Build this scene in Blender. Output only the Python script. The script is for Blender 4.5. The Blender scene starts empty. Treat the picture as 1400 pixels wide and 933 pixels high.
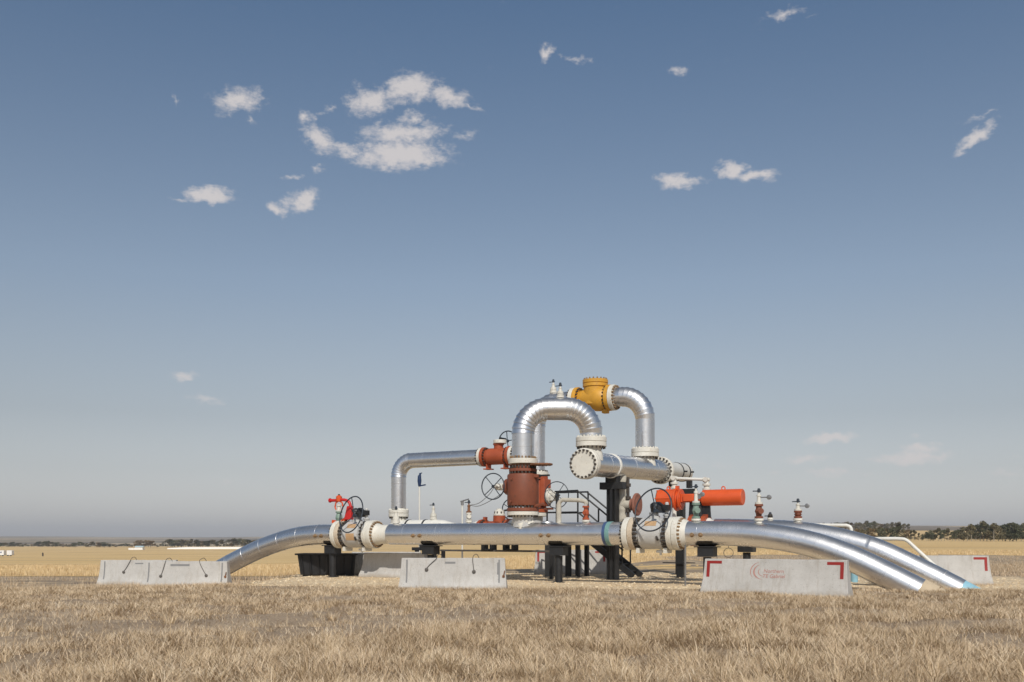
import bpy, math, random
import numpy as np
from mathutils import Vector, Matrix

random.seed(7)
rng = np.random.default_rng(11)
S = bpy.context.scene
COL = S.collection
F = 1361.1          # focal length in photograph pixels (35 mm lens)
HZ = 738.0          # eye level row
CAMZ = 1.25
R = math.radians

# ------------------------------------------------------------------ frame of the pipe run
D = Vector((0.870, -0.493, 0)).normalized()
N = Vector((0.493, 0.870, 0)).normalized()
ZV = Vector((0, 0, 1))
A0 = Vector((0, 29.75, 0))

def W(t, o, z):
    return A0 + D * t + N * o + ZV * z

def T(px, o):
    k = (px - 700) / F
    return (k * (A0.y + N.y * o) - N.x * o) / (D.x - k * D.y)

def P(px, py, o):
    """(t, z) of a photograph pixel on the vertical plane at offset o behind the front pipe."""
    t = T(px, o)
    Y = W(t, o, 0).y
    return t, CAMZ + (HZ - py) / F * Y

def PW(px, py, o):
    t, z = P(px, py, o)
    return W(t, o, z)

# ------------------------------------------------------------------ terrain
def sm(a, b, x):
    x = np.clip((x - a) / (b - a), 0, 1)
    return x * x * (3 - 2 * x)

def gz(X, Y):
    """terrain height"""
    X = np.asarray(X, float); Y = np.asarray(Y, float)
    k = X / np.maximum(Y, 1.0)
    left = 1 - sm(-0.30, 0.22, k)
    Yl = np.array([0, 40, 60, 100, 200, 450, 900, 1400, 3000, 6500, 9000])
    Zl = np.array([0, 0, -0.5, -1.4, -3.4, -6.2, -8.0, -9.2, -3.0, 21, 10])
    Zr = np.array([0, 0, 0, 0.0, 0.0, -0.1, 3.0, 13, 42, 96, 60])
    zl = np.interp(Y, Yl, Zl); zr = np.interp(Y, Yl, Zr)
    z = zl * left + zr * (1 - left)
    z = z + np.sin(k * 9 + 1.0) * sm(2500, 6500, Y) * 3 + np.sin(k * 23) * sm(1500, 6500, Y) * 1.5
    # the ground dips at the left barriers, and a soft unevenness near the camera
    z = z - 0.2 * sm(-6.5, -9.5, X) * sm(24, 29, Y) * (1 - sm(40, 60, Y))
    near = 1 - sm(20, 25, Y)
    z = z + near * .028 * (np.sin(X * 5.1 + 1.7 * np.sin(Y * 3.3)) * np.sin(Y * 6.3 + 1.3 * np.sin(X * 2.7)))
    z = z + near * (0.035 * np.sin(X * 0.9 + Y * 0.5) + 0.03 * np.sin(X * 2.1 - Y * 1.3) + 0.02 * np.sin(Y * 2.9 + X * 0.4))
    z = z + 0.07 * np.exp(-(((X + 6.6) / 3.2) ** 2 + ((Y - 25.0) / 1.2) ** 2))
    # low earth mound behind the pad
    z = z + 0.32 * np.exp(-(((X - 7.6) / 2.4) ** 2 + ((Y - 46) / 2.6) ** 2))
    return z

def g1(X, Y):
    return float(gz(X, Y))

# ------------------------------------------------------------------ materials
def new_mat(name):
    m = bpy.data.materials.new(name)
    m.use_nodes = True
    nt = m.node_tree
    b = nt.nodes['Principled BSDF']
    return m, nt, b

def nd(nt, typ, **kw):
    n = nt.nodes.new(typ)
    for k, v in kw.items():
        if k in n.inputs.keys() if isinstance(k, str) else False:
            n.inputs[k].default_value = v
        else:
            setattr(n, k, v)
    return n

def mix_rgb(nt, fac, a, b, blend='MIX'):
    n = nt.nodes.new('ShaderNodeMix'); n.data_type = 'RGBA'; n.blend_type = blend
    for idx, v in ((0, fac), (6, a), (7, b)):
        if isinstance(v, bpy.types.NodeSocket):
            nt.links.new(v, n.inputs[idx])
        elif idx == 0:
            n.inputs[0].default_value = v
        else:
            n.inputs[idx].default_value = (*v, 1) if len(v) == 3 else v
    return n.outputs[2]

def ramp(nt, fac, stops):
    n = nt.nodes.new('ShaderNodeValToRGB')
    e = n.color_ramp.elements
    while len(e) < len(stops):
        e.new(0.5)
    for el, (p, c) in zip(e, stops):
        el.position = p
        el.color = (*c, 1) if hasattr(c, '__len__') else (c, c, c, 1)
    nt.links.new(fac, n.inputs[0])
    return n.outputs[0]

def noise(nt, scale, detail=4, rough=0.6, coord='Object', stretch=None):
    tc = nt.nodes.new('ShaderNodeTexCoord')
    out = tc.outputs[coord]
    if stretch:
        mp = nt.nodes.new('ShaderNodeMapping'); mp.inputs['Scale'].default_value = stretch
        nt.links.new(out, mp.inputs[0]); out = mp.outputs[0]
    n = nt.nodes.new('ShaderNodeTexNoise')
    n.inputs['Scale'].default_value = scale; n.inputs['Detail'].default_value = detail; n.inputs['Roughness'].default_value = rough
    nt.links.new(out, n.inputs['Vector'])
    return n.outputs[0]

def bump(nt, b, h, strength, dist):
    n = nt.nodes.new('ShaderNodeBump')
    n.inputs['Strength'].default_value = strength; n.inputs['Distance'].default_value = dist
    nt.links.new(h, n.inputs['Height']); nt.links.new(n.outputs[0], b.inputs['Normal'])

def paint(name, col, rough=0.45, var=0.25, scale=3.0, dirt=None, dirt_amt=0.35, bmp=0.15, metal=0.0):
    """weathered paint: large tone drift, small speckle, chips / rust that break through"""
    m, nt, b = new_mat(name)
    lo = tuple(c * (1 - var) for c in col); hi = tuple(min(1, c * (1 + var * 0.6)) for c in col)
    f = noise(nt, scale, 6, 0.65)
    c = ramp(nt, f, [(0.3, lo), (0.7, hi)])
    if dirt:
        d = ramp(nt, noise(nt, scale * 4.3, 8, 0.72), [(0.62 - 0.14 * dirt_amt, 0), (0.72, 1)])
        mm = nt.nodes.new('ShaderNodeMath'); mm.operation = 'MULTIPLY'; mm.inputs[1].default_value = min(1, dirt_amt * 2)
        nt.links.new(d, mm.inputs[0])
        c = mix_rgb(nt, mm.outputs[0], c, dirt)
    nt.links.new(c, b.inputs['Base Color'])
    rr = ramp(nt, noise(nt, scale * 2, 5), [(0.3, rough - 0.1), (0.7, rough + 0.15)])
    nt.links.new(rr, b.inputs['Roughness'])
    b.inputs['Metallic'].default_value = metal
    bump(nt, b, noise(nt, scale * 14, 4), bmp, 0.01)
    return m

def cladding_mat(name, base=(0.77, 0.77, 0.78), rough=0.22):
    m, nt, b = new_mat(name)
    f = noise(nt, 1.1, 4, 0.6)
    c = ramp(nt, f, [(0.3, tuple(x * 0.93 for x in base)), (0.7, base)])
    st = ramp(nt, noise(nt, 3.2, 8, 0.72), [(0.60, 0), (0.80, 1)])
    mm = nt.nodes.new('ShaderNodeMath'); mm.operation = 'MULTIPLY'; mm.inputs[1].default_value = 0.30
    nt.links.new(st, mm.inputs[0])
    c = mix_rgb(nt, mm.outputs[0], c, (0.54, 0.52, 0.50))
    nt.links.new(c, b.inputs['Base Color'])
    b.inputs['Metallic'].default_value = 1.0
    rr = ramp(nt, noise(nt, 2.5, 6, 0.65), [(0.3, rough - 0.04), (0.72, rough + 0.10)])
    nt.links.new(rr, b.inputs['Roughness'])
    bump(nt, b, noise(nt, 3.0, 3, 0.5), 0.20, 0.03)
    b2 = nt.nodes.new('ShaderNodeBsdfPrincipled'); b2.inputs['Metallic'].default_value = 1.0; b2.inputs['Roughness'].default_value = 0.46
    nt.links.new(c, b2.inputs['Base Color']); nt.links.new(b.inputs['Normal'].links[0].from_socket, b2.inputs['Normal'])
    mx = nt.nodes.new('ShaderNodeMixShader'); nt.links.new(ramp(nt, noise(nt, 1.9, 5, 0.6), [(0.3, 0.30), (0.7, 0.54)]), mx.inputs[0])
    nt.links.new(b.outputs[0], mx.inputs[1]); nt.links.new(b2.outputs[0], mx.inputs[2])
    nt.links.new(mx.outputs[0], nt.nodes['Material Output'].inputs['Surface'])
    return m

RUST = (0.16, 0.075, 0.035)
M = {}
M['clad'] = cladding_mat('aluminium_cladding')
M['clad_dull'] = cladding_mat('dull_aluminium', (0.70, 0.695, 0.69), 0.36)
M['cream'] = paint('cream_paint', (0.67, 0.65, 0.585), 0.5, 0.12, 3, (0.36, 0.27, 0.17), 0.42)
M['beige'] = paint('stained_beige_paint', (0.56, 0.47, 0.36), 0.55, 0.15, 4, (0.34, 0.22, 0.12), 0.5)
M['greyp'] = paint('light_grey_paint', (0.50, 0.50, 0.49), 0.42, 0.14, 2.5, (0.27, 0.22, 0.17), 0.40)
M['white'] = paint('white_paint', (0.72, 0.71, 0.66), 0.45, 0.08, 3, (0.42, 0.36, 0.28), 0.15)
M['wrap'] = paint('wrapped_insulation', (0.50, 0.47, 0.40), 0.8, 0.22, 6, (0.25, 0.21, 0.16), 0.4, 0.8)
M['bolt'] = paint('dark_rusty_bolts', (0.055, 0.047, 0.040), 0.6, 0.4, 9, RUST, 0.5)
M['boltrust'] = paint('rusty_nuts', (0.24, 0.15, 0.075), 0.7, 0.4, 9, (0.09, 0.06, 0.04), 0.5)
M['brown'] = paint('brown_red_primer', (0.205, 0.062, 0.032), 0.55, 0.16, 2.2, (0.10, 0.045, 0.03), 0.5)
M['red'] = paint('orange_red_paint', (0.36, 0.075, 0.028), 0.5, 0.18, 3, (0.14, 0.05, 0.03), 0.3)
M['orange'] = paint('bright_orange_paint', (0.66, 0.095, 0.022), 0.38, 0.10, 2, (0.36, 0.10, 0.05), 0.28)
M['bred'] = paint('bright_red_paint', (0.55, 0.022, 0.022), 0.4, 0.15, 4, (0.25, 0.03, 0.02), 0.2)
M['yellow'] = paint('yellow_ochre_paint', (0.60, 0.31, 0.035), 0.45, 0.14, 2.5, (0.30, 0.17, 0.06), 0.45)
M['green'] = paint('faded_green_paint', (0.20, 0.29, 0.24), 0.5, 0.25, 6, (0.30, 0.30, 0.24), 0.4)
M['black'] = paint('black_steel_paint', (0.017, 0.018, 0.020), 0.45, 0.3, 4, (0.07, 0.06, 0.05), 0.25)
M['plastic'] = paint('black_plastic', (0.014, 0.015, 0.018), 0.55, 0.2, 4)
M['rim'] = paint('blue_black_steel', (0.030, 0.040, 0.055), 0.45, 0.3, 6, (0.08, 0.06, 0.05), 0.25)
M['rust'] = paint('rusty_steel', (0.22, 0.10, 0.05), 0.8, 0.4, 8, (0.08, 0.04, 0.025), 0.6, 0.5)
M['rustdisc'] = paint('rusty_red_steel', (0.27, 0.11, 0.075), 0.7, 0.2, 5, (0.14, 0.06, 0.04), 0.4, 0.3)
M['steel'] = paint('bare_grey_steel', (0.32, 0.32, 0.32), 0.4, 0.25, 6, (0.12, 0.1, 0.09), 0.3, 0.2, 0.7)
M['ltblue'] = paint('light_blue_coating', (0.26, 0.49, 0.60), 0.6, 0.12, 4, (0.4, 0.42, 0.4), 0.25)
M['tape1'] = paint('dark_blue_band', (0.05, 0.09, 0.20), 0.4, 0.15, 5)
M['tape2'] = paint('teal_band', (0.17, 0.32, 0.31), 0.4, 0.15, 5)
M['tan'] = paint('tan_coating', (0.52, 0.42, 0.29), 0.7, 0.12, 3, (0.36, 0.28, 0.2), 0.3)
M['patch'] = paint('tan_patch', (0.50, 0.32, 0.17), 0.6, 0.12, 3, (0.5, 0.48, 0.45), 0.3)
M['navy'] = paint('navy_blue_paint', (0.012, 0.035, 0.10), 0.5, 0.2, 5)
M['redmark'] = paint('red_reflective_tape', (0.28, 0.014, 0.010), 0.5, 0.1, 5)
M['faded'] = paint('faded_red_print', (0.44, 0.22, 0.19), 0.8, 0.12, 22, (0.48, 0.44, 0.40), 0.75)
M['plate'] = paint('grey_recess', (0.22, 0.22, 0.22), 0.8, 0.1, 5)
M['wire'] = paint('dark_wire', (0.085, 0.075, 0.065), 0.6, 0.2, 8)

def concrete():
    m, nt, b = new_mat('weathered_concrete')
    c = ramp(nt, noise(nt, 1.6, 7, 0.7), [(0.28, (0.40, 0.385, 0.36)), (0.7, (0.54, 0.525, 0.50))])
    st = ramp(nt, noise(nt, 3.2, 6, 0.7, stretch=(2.6, 1, 0.35)), [(0.52, 0), (0.74, 1)])
    mm = nt.nodes.new('ShaderNodeMath'); mm.operation = 'MULTIPLY'; mm.inputs[1].default_value = 0.7
    nt.links.new(st, mm.inputs[0])
    c = mix_rgb(nt, mm.outputs[0], c, (0.33, 0.29, 0.24))
    pits = ramp(nt, noise(nt, 55, 2, 0.5), [(0.66, 0), (0.72, 1)])
    c = mix_rgb(nt, pits, c, (0.2, 0.185, 0.165))
    # splashed dirt along the foot
    tc = nt.nodes.new('ShaderNodeTexCoord'); sx = nt.nodes.new('ShaderNodeSeparateXYZ')
    nt.links.new(tc.outputs['Object'], sx.inputs[0])
    ad = nt.nodes.new('ShaderNodeMath'); ad.operation = 'MULTIPLY_ADD'; ad.inputs[1].default_value = 0.28
    nt.links.new(noise(nt, 4, 5), ad.inputs[0]); nt.links.new(sx.outputs[2], ad.inputs[2])
    dd = ramp(nt, ad.outputs[0], [(0.14, 0.55), (0.30, 0)])
    c = mix_rgb(nt, dd, c, (0.33, 0.26, 0.18))
    nt.links.new(c, b.inputs['Base Color'])
    b.inputs['Roughness'].default_value = 0.9
    bump(nt, b, noise(nt, 30, 6, 0.7), 0.35, 0.01)
    return m
M['concrete'] = concrete()

# ------------------------------------------------------------------ mesh collector
class MB:
    def __init__(s):
        s.v = []; s.f = []; s.mi = []; s.m = 0
    def add(s, vs, fs):
        n = len(s.v)
        s.v.extend([Vector(p) for p in vs])
        for f in fs:
            s.f.append([i + n for i in f]); s.mi.append(s.m)
        return s
    def lathe(s, c, ax, prof, seg=32, cap=True):
        ax = Vector(ax).normalized()
        u = ax.orthogonal().normalized(); w = ax.cross(u)
        vs = []; fs = []
        for (h, r) in prof:
            for k in range(seg):
                a = 2 * math.pi * k / seg
                vs.append(Vector(c) + ax * h + (u * math.cos(a) + w * math.sin(a)) * max(r, 1e-4))
        for j in range(len(prof) - 1):
            for k in range(seg):
                k2 = (k + 1) % seg
                fs.append([j * seg + k, j * seg + k2, (j + 1) * seg + k2, (j + 1) * seg + k])
        if cap:
            fs.append(list(range(seg))[::-1]); L = (len(prof) - 1) * seg
            fs.append([L + k for k in range(seg)])
        return s.add(vs, fs)
    def cyl(s, a, b, r, seg=16, r2=None):
        a = Vector(a); b = Vector(b)
        return s.lathe(a, b - a, [(0, r), ((b - a).length, r if r2 is None else r2)], seg)
    def disc(s, c, ax, r, th, seg=40, ch=0.012):
        return s.lathe(c, ax, [(0, r - ch), (ch, r), (th - ch, r), (th, r - ch)], seg)
    def tube(s, pts, r, seg=28, cap=True, up=None):
        pts = [Vector(p) for p in pts]; n = len(pts)
        rs = r if hasattr(r, '__len__') else [r] * n
        tang = []
        for i in range(n):
            a = pts[max(i - 1, 0)]; b = pts[min(i + 1, n - 1)]
            d = b - a
            tang.append(d.normalized() if d.length > 1e-9 else (tang[-1] if tang else ZV))
        u = (up or tang[0].orthogonal()); u = (u - tang[0] * u.dot(tang[0])).normalized()
        vs = []; fs = []
        for i in range(n):
            u = (u - tang[i] * u.dot(tang[i])).normalized(); w = tang[i].cross(u)
            for k in range(seg):
                a = 2 * math.pi * k / seg
                vs.append(pts[i] + (u * math.cos(a) + w * math.sin(a)) * rs[i])
        for j in range(n - 1):
            for k in range(seg):
                k2 = (k + 1) % seg
                fs.append([j * seg + k, j * seg + k2, (j + 1) * seg + k2, (j + 1) * seg + k])
        if cap:
            fs.append(list(range(seg))[::-1]); fs.append([(n - 1) * seg + k for k in range(seg)])
        return s.add(vs, fs)
    def box(s, c, size, ax=None):
        X, Y, Z = ax or (Vector((1, 0, 0)), Vector((0, 1, 0)), ZV)
        c = Vector(c); vs = []
        for sx in (-1, 1):
            for sy in (-1, 1):
                for sz in (-1, 1):
                    vs.append(c + X * (sx * size[0] / 2) + Y * (sy * size[1] / 2) + Z * (sz * size[2] / 2))
        return s.add(vs, [[0, 1, 3, 2], [4, 6, 7, 5], [0, 4, 5, 1], [2, 3, 7, 6], [0, 2, 6, 4], [1, 5, 7, 3]])
    def bar(s, a, b, w, h=None):
        """rectangular bar between two points"""
        a = Vector(a); b = Vector(b); d = (b - a); L = d.length; d = d.normalized()
        sd = d.cross(ZV)
        sd = sd.normalized() if sd.length > 1e-3 else Vector((D.x, D.y, 0))
        up = sd.cross(d)
        return s.box((a + b) / 2, (L, w, h or w), (d, sd, up))
    def bolts(s, c, ax, r, n, br, L, seg=6, jit=0.0):
        ax = Vector(ax).normalized(); u = ax.orthogonal().normalized(); w = ax.cross(u)
        for k in range(n):
            a = 2 * math.pi * (k + 0.5) / n
            p = Vector(c) + (u * math.cos(a) + w * math.sin(a)) * r
            l = L * (1 + random.uniform(-jit, jit))
            s.lathe(p - ax * l / 2, ax, [(0, br * 0.7), (0.012, br), (l - 0.012, br), (l, br * 0.7)], seg)
        return s
    def ring(s, c, ax, r, tr, seg=48, ts=10):
        ax = Vector(ax).normalized(); u = ax.orthogonal().normalized(); w = ax.cross(u)
        vs = []; fs = []
        for k in range(seg):
            a = 2 * math.pi * k / seg; rd = u * math.cos(a) + w * math.sin(a)
            for j in range(ts):
                b = 2 * math.pi * j / ts
                vs.append(Vector(c) + rd * (r + tr * math.cos(b)) + ax * tr * math.sin(b))
        for k in range(seg):
            for j in range(ts):
                k2 = (k + 1) % seg; j2 = (j + 1) % ts
                fs.append([k * ts + j, k2 * ts + j, k2 * ts + j2, k * ts + j2])
        return s.add(vs, fs)
    def build(s, name, mats, parent=None, bev=0.0, ang=32, org=None):
        o_ = org if org is not None else (ORG.get(parent.name, Vector()) if parent else Vector())
        me = bpy.data.meshes.new(name)
        me.from_pydata([p - o_ for p in s.v], [], s.f)
        for m in (mats if isinstance(mats, (list, tuple)) else [mats]):
            me.materials.append(m)
        me.polygons.foreach_set('material_index', s.mi)
        me.polygons.foreach_set('use_smooth', [True] * len(s.f))
        me.update()
        import bmesh
        bm = bmesh.new(); bm.from_mesh(me)
        bmesh.ops.recalc_face_normals(bm, faces=bm.faces)
        bm.to_mesh(me); bm.free()
        me.set_sharp_from_angle(angle=R(ang))
        ob = bpy.data.objects.new(name, me); COL.objects.link(ob)
        if parent:
            ob.parent = parent; ORG[ob.name] = o_
        else:
            ob.location = o_; ORG[ob.name] = o_
        if bev:
            md = ob.modifiers.new('edge', 'BEVEL'); md.width = bev; md.segments = 2; md.limit_method = 'ANGLE'; md.angle_limit = R(40)
        return ob

ORG = {}

def tag(o, label, cat, group=None):
    o['label'] = label; o['category'] = cat
    if group:
        o['group'] = group
    return o

def thing(name, label, cat, loc=(0, 0, 0), group=None):
    o = bpy.data.objects.new(name, None); COL.objects.link(o)
    o.empty_display_size = 0.2
    o.location = Vector(loc); ORG[o.name] = Vector(loc)
    return tag(o, label, cat, group)

def copy_tree(o, parent=None):
    c = o.copy(); COL.objects.link(c)
    if parent:
        c.parent = parent
    for ch in o.children:
        copy_tree(ch, c)
    return c

def structure(ob, kind='structure'):
    ob['kind'] = kind
    return ob

# ------------------------------------------------------------------ pipe helpers
def clad_path(pts, r, seams=0.95, bead=0.006, gore=None):
    """radius list with raised seam beads every `seams` metres along a dense path"""
    out_p = []; out_r = []
    acc = 0; nxt = seams * 0.5
    for i, p in enumerate(pts):
        p = Vector(p)
        if i:
            q = Vector(pts[i - 1]); L = (p - q).length
            while acc + L > nxt:
                f = (nxt - acc) / L; c = q + (p - q) * f; dd = (p - q).normalized()
                for off, b in ((-0.022, 0), (-0.018, bead), (0.018, bead), (0.022, 0)):
                    out_p.append(c + dd * off); out_r.append(r + b)
                nxt += seams
            acc += L
        out_p.append(p); out_r.append(r)
    # keep order stable along path: drop points that fall backwards
    kp = [out_p[0]]; kr = [out_r[0]]
    for a, b in zip(out_p[1:], out_r[1:]):
        prev = kp[-1]
        if (a - prev).length < 0.003:
            continue
        kp.append(a); kr.append(b)
    return kp, kr

def smooth_curve(pts, n=14):
    """Catmull-Rom through points"""
    pts = [Vector(p) for p in pts]
    P_ = [pts[0] * 2 - pts[1]] + pts + [pts[-1] * 2 - pts[-2]]
    out = []
    for i in range(1, len(P_) - 2):
        p0, p1, p2, p3 = P_[i - 1:i + 3]
        for k in range(n):
            t = k / n
            out.append(0.5 * ((2 * p1) + (p2 - p0) * t + (2 * p0 - 5 * p1 + 4 * p2 - p3) * t * t + (3 * p1 - p0 - 3 * p2 + p3) * t ** 3))
    out.append(pts[-1])
    return out

def elbow(mb, c, e1, e2, rad, r, gores=9, seg=36, bead=0.016):
    """gored elbow: straight cylinder segments with raised standing seams. e1: unit from centre to start, e2: unit to end"""
    c = Vector(c); e1 = Vector(e1); e2 = Vector(e2)
    ax = e1.cross(e2).normalized()
    def ringpts(a, rr):
        rd = e1 * math.cos(a) + e2 * math.sin(a)
        ctr = c + rd * rad
        return [ctr + rd * (rr * math.cos(2 * math.pi * k / seg)) + ax * (rr * math.sin(2 * math.pi * k / seg)) for k in range(seg)]
    def bridge(A, B):
        mb.add(A + B, [[k, (k + 1) % seg, seg + (k + 1) % seg, seg + k] for k in range(seg)])
    for g in range(gores):
        a0 = math.pi / 2 * g / gores; a1 = math.pi / 2 * (g + 1) / gores
        bridge(ringpts(a0, r + 0.016), ringpts(a1, r - 0.006))
        if g:
            da = 0.020 / rad
            bridge(ringpts(a0 - da, r), ringpts(a0 - da * .7, r + bead)); bridge(ringpts(a0 - da * .7, r + bead), ringpts(a0 + da * .7, r + bead)); bridge(ringpts(a0 + da * .7, r + bead), ringpts(a0 + da, r))

def straight(mb, a, b, r, seams=0.95, seg=36):
    a = Vector(a); b = Vector(b)
    L = (b - a).length; n = max(2, int(L / 0.3))
    p, rr = clad_path([a + (b - a) * (i / n) for i in range(n + 1)], r, seams)
    mb.tube(p, rr, seg)

def flange_mesh(c, ax, r, th, bn, nut_c=1, nuts=True, br=0.026, side=1, bolt_r=None):
    """flange disc (slot 0) starting at c along ax, nuts (slot 1) standing on its far side"""
    mb = MB(); ax = Vector(ax).normalized()
    mb.disc(c, ax, r, th)
    if nuts:
        mb.m = 1
        mb.bolts(Vector(c) + ax * (th + 0.03 if side > 0 else -0.03), ax, bolt_r or r * 0.86, bn, br, 0.09, 6, 0.2)
    return mb

def handwheel(parent, c, ax, r, tr=0.016, spokes=4, dish=0.0, mat=None, name='handwheel', phase=0.3):
    ax = Vector(ax).normalized(); mb = MB(); c = Vector(c)
    mb.ring(c, ax, r, tr)
    u = ax.orthogonal().normalized(); w = ax.cross(u)
    hub = c - ax * dish
    for k in range(spokes):
        a = 2 * math.pi * k / spokes + phase
        mb.cyl(hub, c + (u * math.cos(a) + w * math.sin(a)) * r, tr * 0.75, 8)
    mb.cyl(hub - ax * 0.05, hub + ax * 0.04, tr * 2.6, 14)
    return mb.build(name, mat or M['rim'], parent)

CREAMB = [M['cream'], M['bolt']]
CREAMR = [M['cream'], M['boltrust']]
ZC = 1.42; RC = 0.33
T_VL = T(488.5, 0); T_VR = T(894, 0); T_TEE = T(715, 0)
VH = 0.635

# ================================================================== FRONT LINE
def put_nozzles(px_list, o, zc, r, parent):
    """pairs of dark plugs with a rim on the cladding face"""
    for px in px_list:
        t = T(px, o); ang = R(8)
        dr = -N * math.cos(ang) - ZV * math.sin(ang)
        c = W(t, o, zc) + dr * r
        mb = MB(); mb.lathe(c - dr * 0.02, dr, [(0, 0.062), (0.035, 0.062), (0.05, 0.04), (0.11, 0.036), (0.115, 0.02)], 14)
        mb.build('plug', M['boltrust'], parent)

# left spool
t_end = T_VL - VH - 0.17
lp = thing('pipeline_section', 'silver clad pipe rising from the ground behind the left barriers to the left grey valve', 'pipe', W(T(300, 0), 0, 0))
cl = [W(*(lambda tz: (tz[0], 0, tz[1]))(P(x, y, 0))) for x, y in ((262, 800), (300, 779), (330, 763), (360, 749), (390, 738.5), (415, 733), (440, 731))]
cl.append(W(t_end - 0.05, 0, ZC))
pp, rr = clad_path(smooth_curve(cl), RC, 0.85)
mb = MB(); mb.tube(pp, rr, 40, up=ZV); mb.build('cladding', M['clad'], lp)
flange_mesh(W(t_end, 0, ZC), D, 0.46, 0.16, 24, nuts=True, side=-1).build('flange', CREAMB, lp)
put_nozzles((440, 448), 0, ZC, RC, lp)

# middle spool
mp_ = thing('pipeline_section', 'long straight silver pipe between the two grey valves, blue-green band near its right end', 'pipe', W(T(690, 0), 0, 0))
ta = T_VL + VH + 0.01; tb = T_VR - VH - 0.01
mb = MB(); straight(mb, W(ta + 0.72, 0, ZC), W(tb - 0.22, 0, ZC), RC, 1.25, 40); mb.build('cladding', M['clad'], mp_)
flange_mesh(W(ta, 0, ZC), D, 0.46, 0.16, 24, br=0.03).build('flange', CREAMR, mp_)
mb = MB(); mb.lathe(W(ta + 0.16, 0, ZC), D, [(0, 0.375), (0.06, 0.35), (0.17, 0.31), (0.60, 0.305)], 40); mb.build('weld_neck', M['cream'], mp_)
flange_mesh(W(tb, 0, ZC), -D, 0.46, 0.16, 24).build('flange', CREAMB, mp_)
mb = MB(); mb.lathe(W(tb - 0.17, 0, ZC), -D, [(0, 0.38), (0.07, 0.34), (0.1, 0.31)], 40); mb.build('weld_neck', M['cream'], mp_)
t0 = T(828.5, 0)
mb = MB(); mb.lathe(W(t0, 0, ZC), D, [(0, RC), (0.005, RC + 0.012), (0.085, RC + 0.012), (0.09, RC)], 48, cap=False); mb.m = 1
mb.lathe(W(t0 + 0.09, 0, ZC), D, [(0, RC), (0.005, RC + 0.012), (0.125, RC + 0.012), (0.13, RC)], 48, cap=False)
mb.build('marker_band', [M['tape1'], M['tape2']], mp_)
# tee neck and the lumpy sealant round its foot
mb = MB(); mb.lathe(W(T_TEE, 0, ZC + 0.2), ZV, [(0, 0.31), (0.30, 0.31), (0.36, 0.34), (0.38, 0.42)], 36); mb.build('branch_neck', M['greyp'], mp_)
mb = MB(); cc = W(T_TEE, 0, 0)
vs = []; fs = []; K = 60
for k in range(K):
    a = 2 * math.pi * k / K
    for j, (rr_, dz) in enumerate(((0.312, 0.10), (0.322, 0.07), (0.335, 0.03), (0.352, 0.010))):
        rr2 = rr_ + (j > 0) * (0.012 * math.sin(a * 5 + j) + 0.010 * math.sin(a * 9 + 1) + 0.008 * math.sin(a * 17 + j * 2)) * j
        p = cc + D * (rr2 * math.cos(a)) + N * (rr2 * math.sin(a))
        base_a = .72 * math.asin(0.305 * math.sin(a) / RC)
        an_ = base_a + (rr2 - 0.31) / RC * math.sin(a); rad_ = RC + max(dz, .006) * (1 if j else 1.0)
        p = cc + D * (rr2 * math.cos(a)) + N * (rad_ * math.sin(an_) if j else 0.312 * math.sin(a)); z_ = ZC + rad_ * math.cos(an_) + (.02 if j == 0 else 0)
        vs.append(p + ZV * z_)
for k in range(K):
    for j in range(3):
        k2 = (k + 1) % K
        fs.append([k * 4 + j, k2 * 4 + j, k2 * 4 + j + 1, k * 4 + j + 1])
mb.add(vs, fs); mb.build('sealant_collar', M['cream'], mp_, ang=60)
put_nozzles((573, 582, 746.5, 757), 0, ZC, RC, mp_)

# right front spool
rp = thing('pipeline_section', 'front silver pipe bending down into the ground on the right, cream collar at its end', 'pipe', W(T(1100, 0), 0, 0))
ta = T_VR + VH + 0.01
flange_mesh(W(ta, 0, ZC), D, 0.46, 0.16, 24, br=0.03).build('flange', CREAMR, rp)
mb = MB(); mb.lathe(W(ta + 0.16, 0, ZC), D, [(0, 0.40), (0.12, 0.38), (0.24, 0.31), (0.36, 0.305)], 40); mb.build('weld_neck', M['cream'], rp)
cl = [W(ta + 0.36, 0, ZC)]
for x, y in ((985, 729.3), (1030, 731.2), (1075, 737), (1118, 747), (1160, 762), (1200, 780.5), (1235, 798), (1262, 812)):
    t, z = P(x, y, 0); cl.append(W(t, 0, z))
pp, rr = clad_path(smooth_curve(cl), RC, 0.62, 0.004)
mb = MB(); mb.tube(pp, rr, 44, up=ZV); mb.build('cladding', M['clad'], rp)
dirn = (cl[-1] - cl[-2]).normalized()
mb = MB(); mb.lathe(cl[-1] - dirn * 0.10, dirn, [(0, RC + 0.0), (0.004, RC + 0.015), (0.36, RC + 0.012), (0.365, RC - .02), (0.385, RC - .02), (0.39, RC + 0.01), (0.9, RC + 0.005)], 44); mb.build('end_collar', M['tan'], rp)
put_nozzles((951.5, 963), 0, ZC, RC, rp)

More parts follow.
